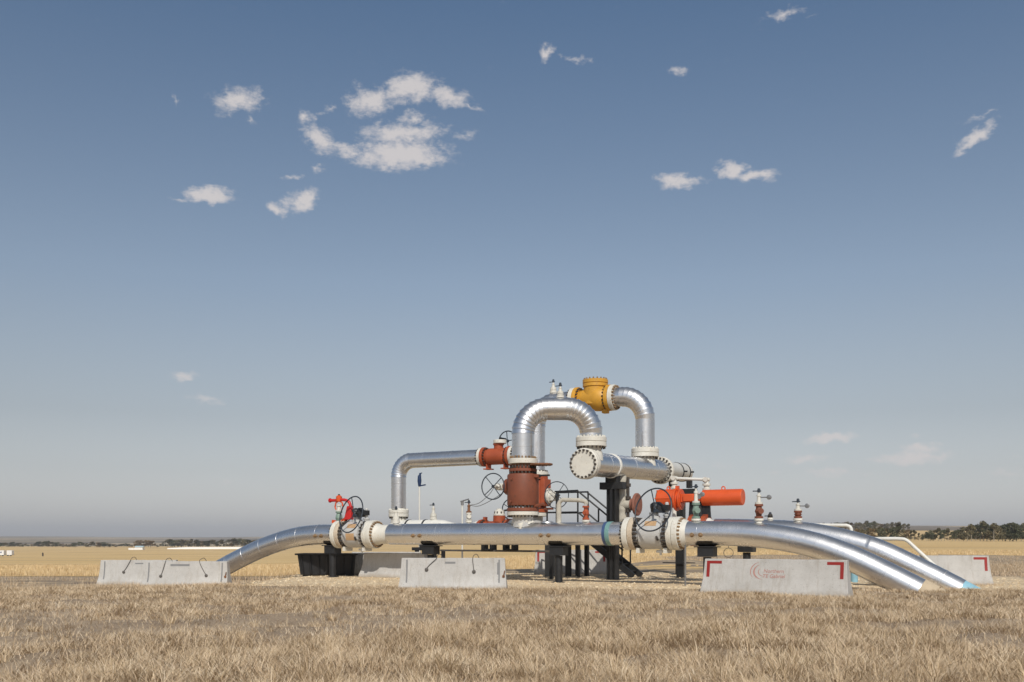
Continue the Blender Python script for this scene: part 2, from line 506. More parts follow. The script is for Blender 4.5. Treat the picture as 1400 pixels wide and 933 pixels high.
# ------------------------------------------------------------------ grey ball valve (two)
def ball_valve(tv, label, group):
    v = thing('ball_valve', label, 'valve', W(tv, 0, 0), group)
    c = W(tv, 0, ZC)
    mb = MB(); mb.lathe(c - D * 0.33, D, [(0, 0.36), (0.02, 0.425), (0.08, 0.432), (0.33, 0.436), (0.58, 0.432), (0.64, 0.425), (0.66, 0.36)], 56)
    mb.lathe(c - D * 0.5, D, [(0, 0.365), (1.0, 0.365)], 40)
    vb = mb.build('body', M['greyp'], v)
    for s_ in (-1, 1):
        mb = MB(); mb.disc(c + D * (s_ * VH), D * -s_, 0.455, 0.15)
        mb.m = 1; mb.bolts(c + D * (s_ * (VH - 0.15 - 0.05)), D, 0.405, 22, 0.036, 0.15, 6, 0.2)
        mb.build('flange', [M['beige'] if s_ < 0 else M['cream'], M['bolt']], v)
        mb = MB(); mb.box(c + D * (s_ * 0.40) - ZV * 0.47, (0.10, 0.4, 0.14), (D, N, ZV)); mb.build('foot', M['cream'], v)
    # tan curved patches on the shell that faces the camera
    for (a0, a1, d0, d1) in ((R(28), R(50), -0.14, 0.2), (R(-26), R(4), -0.14, 0.2)):
        vs = []; fs = []
        for i in range(7):
            a = a0 + (a1 - a0) * i / 6
            for dd in (d0, d1):
                vs.append(c + D * dd + (-N * math.cos(a) + ZV * math.sin(a)) * 0.4395)
        fs = [[2 * i, 2 * i + 1, 2 * i + 3, 2 * i + 2] for i in range(6)]
        if label.startswith('left') or a0 > 0:
            q = MB(); q.add(vs, fs)
            if label.startswith('right'):
                q.v = [c + D * 0.02 + (p - c - D * 0.02) * 1.0 for p in q.v]
            q.build('paint_patch', M['patch'], vb)
    # stem housing, gearbox, shaft, handwheel
    mb = MB(); mb.lathe(c + ZV * 0.38, ZV, [(0, 0.17), (0.10, 0.17), (0.11, 0.13), (0.2, 0.13)], 24); mb.build('bonnet', M['greyp'], v)
    g = c + ZV * 0.70 + D * 0.13 - N * 0.02
    wa = (-N * 0.90 - D * 0.26 + ZV * 0.24).normalized()
    mb = MB(); mb.lathe(g - ZV * 0.13, ZV, [(0, 0.16), (0.03, 0.20), (0.16, 0.21), (0.20, 0.17), (0.27, 0.10), (0.30, 0.05)], 20)
    mb.box(g + D * 0.2 - N * .02, (0.26, 0.2, 0.16), (D, N, ZV)); mb.lathe(g, wa, [(0, 0.13), (0.22, 0.11), (0.26, 0.07), (0.30, 0.05)], 18)
    for k in range(8):
        a = k * math.pi / 4; mb.cyl(g + (D * math.cos(a) + N * math.sin(a)) * 0.19 - ZV * 0.02, g + (D * math.cos(a) + N * math.sin(a)) * 0.19 + ZV * 0.09, 0.022, 6)
    gb = mb.build('gearbox', M['black'], v)
    hub = g - N * 0.55 + D * 0.07 - ZV * 0.06
    mb = MB(); mb.cyl(g + wa * 0.2, hub - wa * 0.12, 0.026, 12); mb.build('shaft', M['steel'], gb)
    handwheel(gb, hub, wa, 0.60, 0.021, 3, 0.13, M['rim'], phase=0.5)
    # ring handle on the shell and small grease fittings
    mb = MB(); q = c + D * 0.26 + (-N * 0.95 - ZV * 0.3).normalized() * 0.45
    mb.box(q, (0.05, 0.05, 0.13), ((D + ZV * .4).normalized(), N, (ZV - D * .4).normalized())); mb.build('name_tag', M['bolt'], vb)
    mb = MB(); q = c + D * 0.38 + ZV * 0.43
    mb.lathe(q, ZV, [(0, 0.09), (0.05, 0.09), (0.05, 0.11), (0.09, 0.11), (0.09, 0.06), (0.16, 0.055), (0.19, 0.05), (0.20, 0.035), (0.30, 0.035), (0.30, 0.05), (0.40, 0.055), (0.43, 0.03)], 14)
    mb.build('vent_fitting', M['greyp'], v)
    mb = MB(); mb.cyl(c - ZV * 0.42 + D * 0.2, c - ZV * 0.60 + D * 0.2, 0.035, 10); mb.cyl(c - ZV * 0.50 + D * 0.08, c - ZV * 0.50 + D * 0.40, 0.04, 10); mb.build('drain_plug', M['white'], v)
    return v
ball_valve(T_VL, 'left of two grey flanged ball valves, tan patches on its shell, above the black bin', 'grey ball valves in the front pipe')
ball_valve(T_VR, 'right of two grey flanged ball valves, in front of the orange actuator', 'grey ball valves in the front pipe')

# ================================================================== VERTICAL VALVE, ARCHES, HEADER
bv = thing('gate_valve', 'large brown-red upright valve with a left handwheel on the front pipe', 'valve', W(T_TEE, 0, ZC + RC))
c0 = W(T_TEE, 0, 0)
mb = MB(); mb.lathe(c0 + ZV * 2.24, ZV, [(0, 0.40), (0.02, 0.455), (0.05, 0.468), (0.90, 0.468), (0.94, 0.455), (0.96, 0.40)], 56); mb.build('body', M['brown'], bv)
mb = MB(); mb.disc(c0 + ZV * 2.085, ZV, 0.475, 0.10); mb.m = 1
mb.bolts(c0 + ZV * 2.215, ZV, 0.42, 24, 0.034, 0.09); mb.build('flange', [M['brown'], M['bolt']], bv)
mb = MB(); mb.disc(c0 + ZV * 3.26, ZV, 0.415, 0.09); mb.lathe(c0 + ZV * 3.1, ZV, [(0, .34), (.4, .34)], 32); mb.m = 1
mb.bolts(c0 + ZV * 3.225, ZV, 0.385, 22, 0.028, 0.085); mb.bolts(c0 + ZV * 3.40, ZV, 0.37, 22, 0.028, 0.09); mb.build('flange', [M['brown'], M['bolt']], bv)
mb = MB(); mb.box(c0 + N * -0.47 + D * -0.12 + ZV * 3.03, (0.05, 0.03, 0.05), (D, N, ZV)); mb.build('plug', M['brown'], bv); mb = MB()
mb.cyl(c0 - N * .46 - D * .14 + ZV * 2.37, c0 - N * .51 - D * .14 + ZV * 2.37, 0.03, 10); mb.build('plug', M['brown'], bv)
# left operator
q = c0 - D * 0.45 + ZV * 2.83
mb = MB(); mb.lathe(q, -D, [(0, 0.24), (0.10, 0.24), (0.10, 0.17), (0.16, 0.17)], 28); mb.m = 1; mb.bolts(q - D * 0.11, D, 0.2, 10, 0.022, 0.06); mb.build('side_cover', [M['brown'], M['bolt']], bv)
q2 = q - D * 0.30 - N * 0.05
mb = MB(); mb.box(q2 + D * .06, (0.24, 0.22, 0.2), (D, N, ZV)); mb.lathe(q2 - N * 0.08, -N, [(0, 0.11), (0.1, 0.10), (0.12, 0.05), (0.3, 0.035)], 16); mb.build('gear_operator', M['cream'], bv, bev=0.02)
handwheel(bpy.data.objects['gear_operator'], q2 - N * 0.40 - D * 0.02, -N, 0.385, 0.018, 4, 0.03, M['rim'], phase=0.0)
# right lug and lever
mb = MB(); q = c0 + D * 0.43 - N * 0.05; mb.box(q + ZV * 3.12, (0.3, 0.2, 0.1), (D, N, ZV)); mb.build('lug', M['brown'], bv, bev=0.01)
mb = MB(); mb.cyl(q + ZV * 2.22 - D * .05, q + ZV * 2.30 + D * .3, 0.05, 10); mb.build('lug', M['brown'], bv, bev=0.01)
mb = MB(); mb.box(q + D * 0.30 + ZV * 3.13, (0.36, 0.06, 0.05), (D, N, ZV)); mb.build('lever', M['black'], bv)

# spectacle blind between the flanges
sb = MB(); zb = 3.455
sb.disc(c0 + D * 0.62 - N * 0.02 + ZV * (zb - 0.02), ZV, 0.34, 0.045, 40, 0.006); sb.disc(c0 + ZV * (zb - 0.02), ZV, 0.36, 0.045, 40, 0.006)
sb.m = 1; sb.bolts(c0 + D * 0.62 - N * .02 + ZV * (zb + 0.0), ZV, 0.29, 16, 0.02, 0.07)
tag(sb.build('spectacle_blind', [M['rust'], M['rust']], org=c0 + ZV * zb), 'flat rusty blind plate sticking out beside the top of the brown-red valve', 'blind plate')

# front arch
HT = 2.16
def hz(o):
    return 3.47 + (o - 0.5) * 0.028
O_F = 0.95
leg1 = W(T_TEE, 0, 0); leg2 = W(HT, O_F, 0); ad = (leg2 - leg1).normalized()
fa = thing('arch_pipe', 'front silver arched pipe from the brown-red valve over to the header pipe', 'pipe', c0 + ZV * 3.5, None)
ZA = 5.13; ER = 0.74
mb = MB(); straight(mb, leg1 + ZV * 3.66, leg1 + ZV * (ZA - ER), RC, 0.7)
elbow(mb, leg1 + ad * ER + ZV * (ZA - ER), -ad, ZV, ER, RC)
straight(mb, leg1 + ad * ER + ZV * ZA, leg2 - ad * ER + ZV * ZA, RC + 0.004, 0.42)
elbow(mb, leg2 - ad * ER + ZV * (ZA - ER), ZV, ad, ER, RC)
straight(mb, leg2 + ZV * (ZA - ER), leg2 + ZV * 4.30, RC, 2)
mb.build('cladding', M['clad'], fa)
flange_mesh(c0 + ZV * 3.495, ZV, 0.435, 0.15, 22).build('flange', CREAMR, fa)
mb = MB(); mb.lathe(c0 + ZV * 3.645, ZV, [(0, 0.31), (0.05, 0.31)], 32); mb.build('weld_neck', M['cream'], fa)
mb = MB(); mb.disc(leg2 + ZV * 4.14, ZV, 0.455, 0.14); mb.lathe(leg2 + ZV * 4.28, ZV, [(0, .36), (0.04, .3), (.06, .3)], 32); mb.m = 1; mb.bolts(leg2 + ZV * 4.30, ZV, 0.40, 20, 0.026, 0.06); mb.build('flange', [M['cream'], M['cream']], fa)
mb = MB(); mb.disc(c0 + ZV * 1.965, ZV, 0.475, 0.11); mb.m = 1; mb.bolts(c0 + ZV * 1.94, ZV, 0.42, 24, 0.028, 0.06); mb.build('flange', CREAMB, mp_)

# header pipe
hd = thing('header_pipe', 'thick silver header pipe with a round white blind flange facing the camera', 'pipe', W(HT, 2.54, hz(2.54) - 0.36))
hdir = (W(HT, 6.6, hz(6.6)) - W(HT, 0.5, hz(0.5))).normalized()
RH = 0.36
H0 = W(HT, 0.42, hz(0.42)); H1 = W(HT, 6.55, hz(6.55))
mb = MB(); straight(mb, H0 + hdir * 0.42, H1 - hdir * 0.02, RH, 1.9, 44); mb.build('cladding', M['clad'], hd)
mb = MB(); mb.disc(H0 - hdir * 0.02, hdir, 0.455, 0.12, 48, 0.03); mb.m = 1; mb.bolts(H0 - hdir * 0.05, hdir, 0.395, 20, 0.032, 0.09); mb.build('blind_flange', CREAMB, hd)
mb = MB(); mb.disc(H0 + hdir * 0.11, hdir, 0.455, 0.13, 48); mb.lathe(H0 + hdir * 0.24, hdir, [(0, 0.42), (0.14, 0.36), (0.2, 0.33)], 40); mb.m = 1; mb.bolts(H0 + hdir * 0.27, hdir, 0.41, 20, 0.028, 0.06); mb.build('flange', CREAMB, hd)
mb = MB(); tq = 2.32; mb.lathe(W(HT, tq, hz(tq)), hdir, [(0, RH), (0.004, RH + 0.02), (0.10, RH + 0.02), (0.104, RH)], 48, cap=False); mb.build('white_band', M['white'], hd)
mb = MB(); mb.disc(H1, hdir, 0.475, 0.15, 48); mb.m = 1; mb.bolts(H1 - hdir * 0.04, hdir, 0.415, 20, 0.032, 0.09); mb.bolts(H1 + hdir * 0.20, hdir, 0.415, 20, 0.032, 0.09); mb.build('flange', CREAMB, hd)
O_R = 5.19
for oo in (O_F, O_R):
    b = W(HT, oo, 0)
    mb = MB(); mb.lathe(b + ZV * (hz(oo) + 0.1), ZV, [(0, 0.36), (0.26, 0.33), (0.30, 0.30), (0.40, 0.30), (4.0 - hz(oo) - 0.1, 0.31)], 36); mb.build('branch_neck', M['cream'], hd)
    mb = MB(); mb.disc(b + ZV * 4.0, ZV, 0.455, 0.135); mb.m = 1; mb.bolts(b + ZV * 3.975, ZV, 0.40, 20, 0.028, 0.07); mb.build('flange', CREAMB, hd)

# white stub pipe continuing behind the header
ws = thing('white_pipe', 'short white pipe with two black bands behind the far end of the header', 'pipe', W(HT, 8, hz(8) - 0.32))
a = H1 + hdir * 0.16
mb = MB(); mb.lathe(a, hdir, [(0, 0.42), (0.1, 0.40), (0.22, 0.33), (2.3, 0.33), (2.5, 0.27), (2.58, 0.1)], 40); mb.build('pipe', M['white'], ws)
for s_ in (1.3, 2.0):
    mb = MB(); mb.lathe(a + hdir * s_, hdir, [(0, .33), (0.002, 0.345), (0.07, 0.345), (.072, .33)], 40, cap=False); mb.cyl(a + hdir * (s_ + .035) + D * .34, a + hdir * (s_ + .035) + D * .46, 0.03, 8); mb.build('strap', M['black'], ws)
mb = MB(); q = a + hdir * 0.9 - D * 0.0; dr = (D * .55 - N * .55 + ZV * .35).normalized(); mb.cyl(q + dr * .3, q + dr * .37, 0.07, 12); mb.build('plug', M['boltrust'], ws)

# header supports
def t_stand(name, label, loc_t, o, ztop, w, post, group):
    b = W(loc_t, o, 0); s_ = thing(name, label, 'pipe support', b, group)
    mb = MB(); mb.box(b + ZV * (ztop - 0.24) / 2, (post * 0.3, post, ztop - 0.24), (D, N, ZV)); 
    for sg in (-1, 1):
        mb.box(b + D * (sg * post * 0.45) + ZV * (ztop - 0.24) / 2, (0.03, post, ztop - 0.24), (D, N, ZV))
    mb.build('column', M['black'], s_)
    mb = MB(); mb.box(b + ZV * (ztop - 0.13), (w, 0.30, 0.22), (D, N, ZV)); mb.build('cross_beam', M['black'], s_, bev=0.008)
    mb = MB(); mb.box(b + ZV * 0.012, (0.55, 0.5, 0.03), (D, N, ZV)); mb.build('base_plate', M['black'], s_)
    return s_
z_ = hz(2.54) - RH
st = t_stand('pipe_stand', 'tall black T-shaped column under the near end of the header pipe', HT, 2.54, z_ - 0.12, 0.78, 0.30, 'black column stands')
mb = MB(); b = W(HT, 2.54, z_ - 0.12); mb.box(b + ZV * .09, (0.34, 0.24, 0.19), (D, N, ZV)); mb.box(b + ZV * .10 - D * .17, (0.04, .3, .26), (D, N, ZV)); mb.box(b + ZV * .10 + D * .17, (0.04, .3, .26), (D, N, ZV)); mb.build('saddle', M['black'], st)
z2 = hz(8.0) - 0.33
st = t_stand('pipe_stand', 'black T-shaped column with two stub posts under the white pipe behind the header', HT + 0.22, 8.0, z2 - 0.28, 1.15, 0.28, 'black column stands')
for dd in (-0.33, 0.33):
    mb = MB(); mb.box(W(HT + 0.22 + dd, 8.0, z2 - 0.12 + 0.02), (0.16, 0.2, 0.34), (D, N, ZV)); mb.build('stub_post', M['black'], st)

# rear arch
TL = -1.96; ZR = 6.07; RR_ = 0.32; ER2 = 0.82
ll = W(TL, O_R, 0); rl = W(HT, O_R, 0)
tv0 = T(788, O_R); tv1 = T(836, O_R)
ra = thing('arch_pipe', 'rear silver pipe rising behind the front arch to the yellow check valve', 'pipe', ll + ZV * 3.6)
mb = MB(); straight(mb, ll + ZV * 3.70, ll + ZV * (ZR - ER2), RR_, 0.9)
elbow(mb, ll + D * ER2 + ZV * (ZR - ER2), -D, ZV, ER2, RR_)
straight(mb, ll + D * ER2 + ZV * ZR, W(tv0 - 0.24, O_R, ZR), RR_, 0.8)
mb.build('cladding', M['clad'], ra)
flange_mesh(W(tv0 - 0.01, O_R, ZR), -D, 0.44, 0.14, 20).build('flange', CREAMB, ra)
mb = MB(); mb.lathe(W(tv0 - 0.15, O_R, ZR), -D, [(0, .36), (.1, .30)], 30); mb.build('weld_neck', M['cream'], ra)
mb = MB(); mb.disc(ll + ZV * 3.50, ZV, 0.44, 0.14); mb.lathe(ll + ZV * 3.63, ZV, [(0, .32), (.08, .30)], 30); mb.m = 1; mb.bolts(ll + ZV * 3.66, ZV, 0.39, 20, 0.026, 0.07); mb.build('flange', CREAMB, ra)

rb = thing('elbow_pipe', 'silver elbow pipe from the yellow check valve down to the far end of the header', 'pipe', rl + ZV * 4.14)
mb = MB(); straight(mb, W(tv1 + 0.20, O_R, ZR), rl - D * ER2 + ZV * ZR, RR_, 2)
elbow(mb, rl - D * ER2 + ZV * (ZR - ER2), ZV, D, ER2, RR_)
straight(mb, rl + ZV * (ZR - ER2), rl + ZV * 4.32, RR_ + .004, 3)
mb.build('cladding', M['clad'], rb)
flange_mesh(W(tv1 + 0.01, O_R, ZR), D, 0.44, 0.15, 20, br=0.03).build('flange', CREAMR, rb)
mb = MB(); mb.lathe(W(tv1 + 0.16, O_R, ZR), D, [(0, .36), (.06, .30)], 30); mb.build('weld_neck', M['cream'], rb)
mb = MB(); mb.disc(rl + ZV * 4.14, ZV, 0.455, 0.14); mb.lathe(rl + ZV * 4.28, ZV, [(0, .36), (0.04, .3), (.06, .3)], 32); mb.m = 1; mb.bolts(rl + ZV * 4.30, ZV, 0.40, 20, 0.026, 0.06); mb.build('flange', [M['cream'], M['cream']], rb)

# yellow check valve
cv = thing('check_valve', 'yellow check valve with a round bolted lid at the top of the rear arch', 'valve', W((tv0 + tv1) / 2, O_R, ZR - 0.4))
Lc = tv1 - tv0; cb = W(tv0, O_R, ZR)
mb = MB(); mb.lathe(cb + D * 0.12, D, [(0, 0.30), (0.10, 0.31), (0.25, 0.36), (0.5 * Lc, 0.43), (Lc - 0.42, 0.44), (Lc - 0.30, 0.37), (Lc - 0.22, 0.33)], 44)
mb.lathe(cb + D * (Lc * 0.53), ZV + D * .05, [(-0.2, 0.40), (0.15, 0.40), (0.42, 0.395)], 40)
mb.build('body', M['yellow'], cv, ang=50)
mb = MB(); q = cb + D * (Lc * 0.53) + D * .02 + ZV * 0.40; mb.lathe(q, ZV, [(0, 0.40), (0.01, 0.43), (0.11, 0.43), (0.115, 0.41), (0.13, 0.41), (0.135, 0.435), (0.24, 0.435), (0.25, 0.42)], 44)
mb.m = 1; mb.bolts(q + ZV * 0.27, ZV, 0.38, 18, 0.026, 0.07); mb.build('lid', [M['yellow'], M['boltrust']], cv)
for (c_, ax_) in ((cb, D), (cb + D * Lc, -D)):
    mb = MB(); mb.disc(c_, ax_, 0.445, 0.13); mb.m = 1; mb.bolts(c_ + ax_ * 0.16, ax_, 0.39, 20, 0.028, 0.08); mb.build('flange', [M['yellow'], M['bolt']], cv)
mb = MB(); mb.box(cb + D * (Lc - 0.22) - ZV * 0.42, (0.20, 0.22, 0.2), (D, N, ZV)); mb.build('foot', M['yellow'], cv, bev=0.02)

# rear upright valve (orange, partly hidden)
rv = thing('gate_valve', 'orange-red upright valve with a right handwheel, half hidden behind the brown-red valve', 'valve', ll + ZV * 1.5)
mb = MB(); mb.lathe(ll + ZV * 2.35, ZV, [(0, 0.3), (0.03, 0.36), (0.98, 0.36), (1.0, 0.3), (1.14, 0.3)], 40); mb.box(ll + D * 0.38 + ZV * 2.9, (0.16, 0.5, 0.95), (D, N, ZV)); mb.build('body', M['red'], rv, bev=0.01)
mb = MB(); mb.disc(ll + ZV * 3.37, ZV, 0.42, 0.12); mb.build('flange', M['red'], rv)
mb = MB(); mb.disc(ll + ZV * 2.20, ZV, 0.42, 0.12); mb.m = 1; mb.bolts(ll + ZV * 2.35, ZV, .38, 20, .026, .06); mb.build('flange', [M['red'], M['bolt']], rv)
q = ll + D * 0.46 + ZV * 2.78
mb = MB(); mb.lathe(q, D, [(0, 0.27), (0.12, 0.27), (0.12, 0.2), (0.2, 0.2), (0.22, 0.12), (0.34, 0.12)], 26); mb.box(q + D * .22, (.2, .3, .34), (D, N, ZV)); mb.build('gear_operator', M['cream'], rv, bev=0.015)
wx, wz = P(761, 677, O_R - 0.3)
hubc = W(wx, O_R - 0.3, wz)
mb = MB(); mb.cyl(q + D * .28, hubc + N * .02, 0.04, 10); mb.cyl(hubc + N * .22, hubc - N * .02, 0.035, 10); mb.build('shaft', M['steel'], rv)
handwheel(rv, hubc, -N, 0.46, 0.016, 4, 0.02, M['rim'], phase=0.2)
mb = MB(); mb.box(q - ZV * .45 - N * .1, (0.5, 0.12, 0.07), (D, N, ZV)); mb.build('lug', M['brown'], rv)

# lower rear run, mostly hidden by the front pipe, to the white capped pipe
lr = thing('rear_pipe', 'plain pipe under the rear upright valve, hidden behind the front pipe', 'pipe', ll + ZV * 1.2)
tw1 = T(622, O_R)
mb = MB(); mb.tube([ll + ZV * 2.19, ll + ZV * 1.72, ll + ZV * 1.56 - D * .04, ll + ZV * 1.48 - D * .12, ll + ZV * 1.45 - D * .3, W(tw1 - 0.15, O_R, 1.45)], 0.24, 28); mb.build('pipe', M['greyp'], lr)
mb = MB(); mb.disc(ll + ZV * 2.07, ZV, 0.42, 0.12); mb.build('flange', M['cream'], lr)

wl = thing('white_pipe', 'white capped pipe with black bands behind the front pipe, under the left elbow', 'pipe', W(T(585, O_R), O_R, 1.28))
tw0 = T(538, O_R); ZWL = 1.63
mb = MB(); mb.lathe(W(tw0, O_R, ZWL), D, [(-0.1, 0.1), (-0.02, 0.3), (0.1, 0.37), (tw1 - tw0 - 0.8, 0.37), (tw1 - tw0 - 0.45, 0.345), (tw1 - tw0 - .1, 0.25), (tw1 - tw0, 0.24)], 40); mb.build('pipe', M['white'], wl)
for px in (559, 582):
    mb = MB(); mb.lathe(W(T(px, O_R), O_R, ZWL), D, [(0, .37), (0.003, 0.385), (0.07, 0.385), (.073, .37)], 40, cap=False); mb.build('strap', M['black'], wl)

# thin elbow line on the left
ZE = 4.26; RE = 0.285; tE = T(545, O_R); ERl = 0.62
el = thing('elbow_pipe', 'thin silver pipe rising on the left and bending right to the small orange-red valve', 'pipe', W(tE, O_R, 2.0))
tr0 = T(657, O_R)
mb = MB(); b = W(tE, O_R, 0)
straight(mb, b + ZV * 2.45, b + ZV * (ZE - ERl), RE, 1.9)
elbow(mb, b + D * ERl + ZV * (ZE - ERl), -D, ZV, ERl, RE, 9, 30, 0.012)
straight(mb, b + D * ERl + ZV * ZE, W(tr0, O_R, ZE), RE, 1.25)
mb.build('cladding', M['clad'], el)
mb = MB(); mb.disc(b + ZV * 2.26, ZV, 0.385, 0.13); mb.lathe(b + ZV * 2.38, ZV, [(0, .3), (.08, .27)], 28); mb.m = 1; mb.bolts(b + ZV * 2.40, ZV, .34, 18, .024, .06); mb.build('flange', [M['cream'], M['cream']], el)
mb = MB(); mb.disc(b + ZV * 2.12, ZV, 0.385, 0.13); mb.lathe(b + ZV * 1.75, ZV, [(0, .33), (.2, .30), (.37, .29)], 28); mb.m = 1; mb.bolts(b + ZV * 2.09, ZV, .34, 18, .026, .07); mb.build('flange', CREAMB, wl)
flange_mesh(W(tr0, O_R, ZE), D, 0.345, 0.11, 18, side=-1).build('flange', CREAMB, el)

# small orange-red valve on the thin line
sv = thing('ball_valve', 'small orange-red valve on the thin elevated pipe left of the arch', 'valve', W(T(680, O_R), O_R, ZE - 0.4))
ta_ = tr0 + 0.12; tb_ = T(699, O_R); Ls = tb_ - ta_; b = W(ta_, O_R, ZE)
mb = MB(); mb.lathe(b + D * 0.1, D, [(0, .26), (.12, .26), (.16, .30), (Ls - .36, .30), (Ls - .32, .26), (Ls - .2, .26)], 40); mb.lathe(b + D * Ls * .55, ZV, [(.2, .17), (.40, .17), (.41, .2), (.46, .2)], 24); mb.build('body', M['red'], sv)
for c_, ax_ in ((b, D), (b + D * Ls, -D)):
    mb = MB(); mb.disc(c_, ax_, 0.355, 0.11); mb.m = 1; mb.bolts(c_ + ax_ * .15, ax_, .31, 18, .024, .08); mb.build('flange', [M['red'], M['bolt']], sv)
    mb = MB(); mb.box(c_ + ax_ * .22 - ZV * .36, (.05, .3, .22), (D, N, ZV)); mb.box(c_ + ax_ * .22 - ZV * .45, (.26, .34, .04), (D, N, ZV)); mb.build('foot', M['red'], sv)
q = b + D * Ls * .60 + ZV * .46
mb = MB(); mb.disc(q, ZV, 0.24, 0.13); mb.build('bonnet_cap', M['cream'], sv)
mb = MB(); mb.cyl(q + ZV * .1, q + ZV * .2 + N * .1, 0.05, 10); mb.cyl(q + ZV * .2 - N * .02, q + ZV * .2 + N * .42, 0.03, 10); mb.build('shaft', M['black'], sv)
handwheel(sv, q + N * 0.45 + ZV * 0.13 + D * .06, N, 0.36, 0.022, 4, 0.02, M['rim'], phase=0.6)
mb = MB(); straight(mb, W(tb_ + 0.12, O_R, ZE), W(TL - RR_ + 0.05, O_R, ZE), RE, 3); mb.build('side_branch', M['clad'], ra)
flange_mesh(W(tb_ + 0.01, O_R, ZE), D, 0.345, 0.11, 18).build('flange', CREAMB, ra)

# ================================================================== BACK LINE
O_B = 2.0; ZB = 1.52; RB = 0.325
br = thing('pipeline_section', 'rear of the two silver pipes bending into the ground on the right, light blue end', 'pipe', W(T(1130, O_B), O_B, 0))
cl = [W(T(978, O_B), O_B, ZB + .01)]
for x, y in ((1030, 726), (1085, 728.5), (1140, 737), (1195, 752), (1250, 777), (1290, 797), (1312, 808.5)):
    t, z = P(x, y, O_B); cl.append(W(t, O_B, z))
pp, rr = clad_path(smooth_curve(cl), RB, 0.78, 0.004)
mb = MB(); mb.tube(pp, rr, 44, up=ZV); mb.build('cladding', M['clad'], br)
dirn = (cl[-1] - cl[-2]).normalized()
mb = MB(); mb.lathe(cl[-1] - dirn * 0.06, dirn, [(0, RB - .012), (0.9, RB - .012)], 40); mb.build('coated_end', M['ltblue'], br)
mb = MB(); mb.lathe(cl[-1] - dirn * .52, dirn, [(0, RB), (.003, RB + .01), (.03, RB + .01), (.033, RB)], 44, cap=False); mb.build('strap', M['clad_dull'], br)
mb = MB(); mb.lathe(W(T(978, O_B), O_B, ZB), -D, [(0.0, .30), (.1, .30), (.16, .36), (.2, .36)], 36); mb.build('weld_neck', M['white'], br)

# valve under the orange actuator
av = thing('ball_valve', 'red-orange valve body in the back pipe below the orange actuator', 'valve', W(T(960, O_B), O_B, ZB - .45))
ta_ = T(945, O_B); tb_ = T(976, O_B) - .16
mb = MB(); mb.lathe(W(ta_, O_B, ZB), D, [(0, .46), (.14, .46), (.145, .38), (tb_ - ta_ - .15, .38), (tb_ - ta_ - .14, .46), (tb_ - ta_, .46)], 44)
mb.m = 1; mb.bolts(W(ta_ + .2, O_B, ZB), D, .43, 22, .03, .1); mb.bolts(W(tb_ - .2, O_B, ZB), D, .43, 22, .03, .1); mb.build('body', [M['red'], M['bolt']], av)
mb = MB(); q = W((ta_ + tb_) / 2, O_B, ZB)
for sg in (-1, 1):
    mb.bar(q + D * (sg * .2) + ZV * .36, q + D * (sg * .17) + ZV * .82, 0.08, .26)
mb.box(q + ZV * .4, (.5, .4, .05), (D, N, ZV)); mb.lathe(q + ZV * .36, ZV, [(0, .1), (.5, .1)], 14); mb.build('yoke', M['black'], av)

# orange pneumatic actuator
za = ZB + 0.94
oa = thing('valve_actuator', 'bright orange cylinder actuator with a lifting eye above the back pipe', 'actuator', W(T(950, O_B), O_B, ZB + .8))
x_ = lambda px: T(px, O_B)
L0 = x_(901); L1 = x_(924); L2 = x_(933); L3 = x_(961); L4 = x_(1016)
mb = MB(); mb.lathe(W(L0, O_B, za), D, [(0, .26), (.015, .275), (L1 - L0, .275)], 28)
for a in range(6):
    an = a * math.pi / 3; dr = N * math.cos(an) + ZV * math.sin(an)
    mb.cyl(W(L0 - .03, O_B, za) + dr * .27, W(L1, O_B, za) + dr * .27, 0.02, 8)
mb.m = 1; mb.cyl(W(L0 - .02, O_B, za), W(L0, O_B, za), 0.25, 28); mb.build('spring_housing', [M['orange'], M['bolt']], oa)
mb = MB(); mb.disc(W(L1, O_B, za - .03), D, 0.34, .06); mb.box(W(L1 + .05, O_B, za + .3), (.1, .1, .14), (D, N, ZV)); mb.disc(W(L2 - .07, O_B, za - .03), D, 0.31, .05); mb.lathe(W(L1, O_B, za - .03), D, [(0, .24), (L2 - L1, .24)], 28); mb.build('flange', M['orange'], oa)
mb = MB(); mb.box(W((L2 + L3) / 2, O_B, za + .0), (L3 - L2, .36, .24), (D, N, ZV)); mb.box(W((L2 + L3) / 2 - .05, O_B, za + .0), (.32, .5, .2), (D, N, ZV)); mb.build('yoke_box', M['orange'], oa, bev=0.015)
mb = MB(); mb.lathe(W(L3, O_B, za), D, [(0, .21), (.02, .235), (L4 - L3 - .02, .235), (L4 - L3, .22)], 40); mb.build('cylinder', M['orange'], oa)
for px in (989,):
    q = W(x_(px), O_B, za + .235); mb = MB(); mb.ring(q + ZV * .03, N, .05, .017, 20, 8); mb.build('lifting_eye', M['orange'], oa)
q = W(x_(914), O_B, za + .28); mb = MB(); mb.ring(q + ZV * .03, N, .045, .017, 20, 8); mb.build('lifting_eye', M['orange'], oa)
mb = MB(); q = W(x_(961), O_B - .3, za + .02); mb.cyl(q, q - N * .05, .065, 18); mb.build('pressure_gauge', M['steel'], oa)

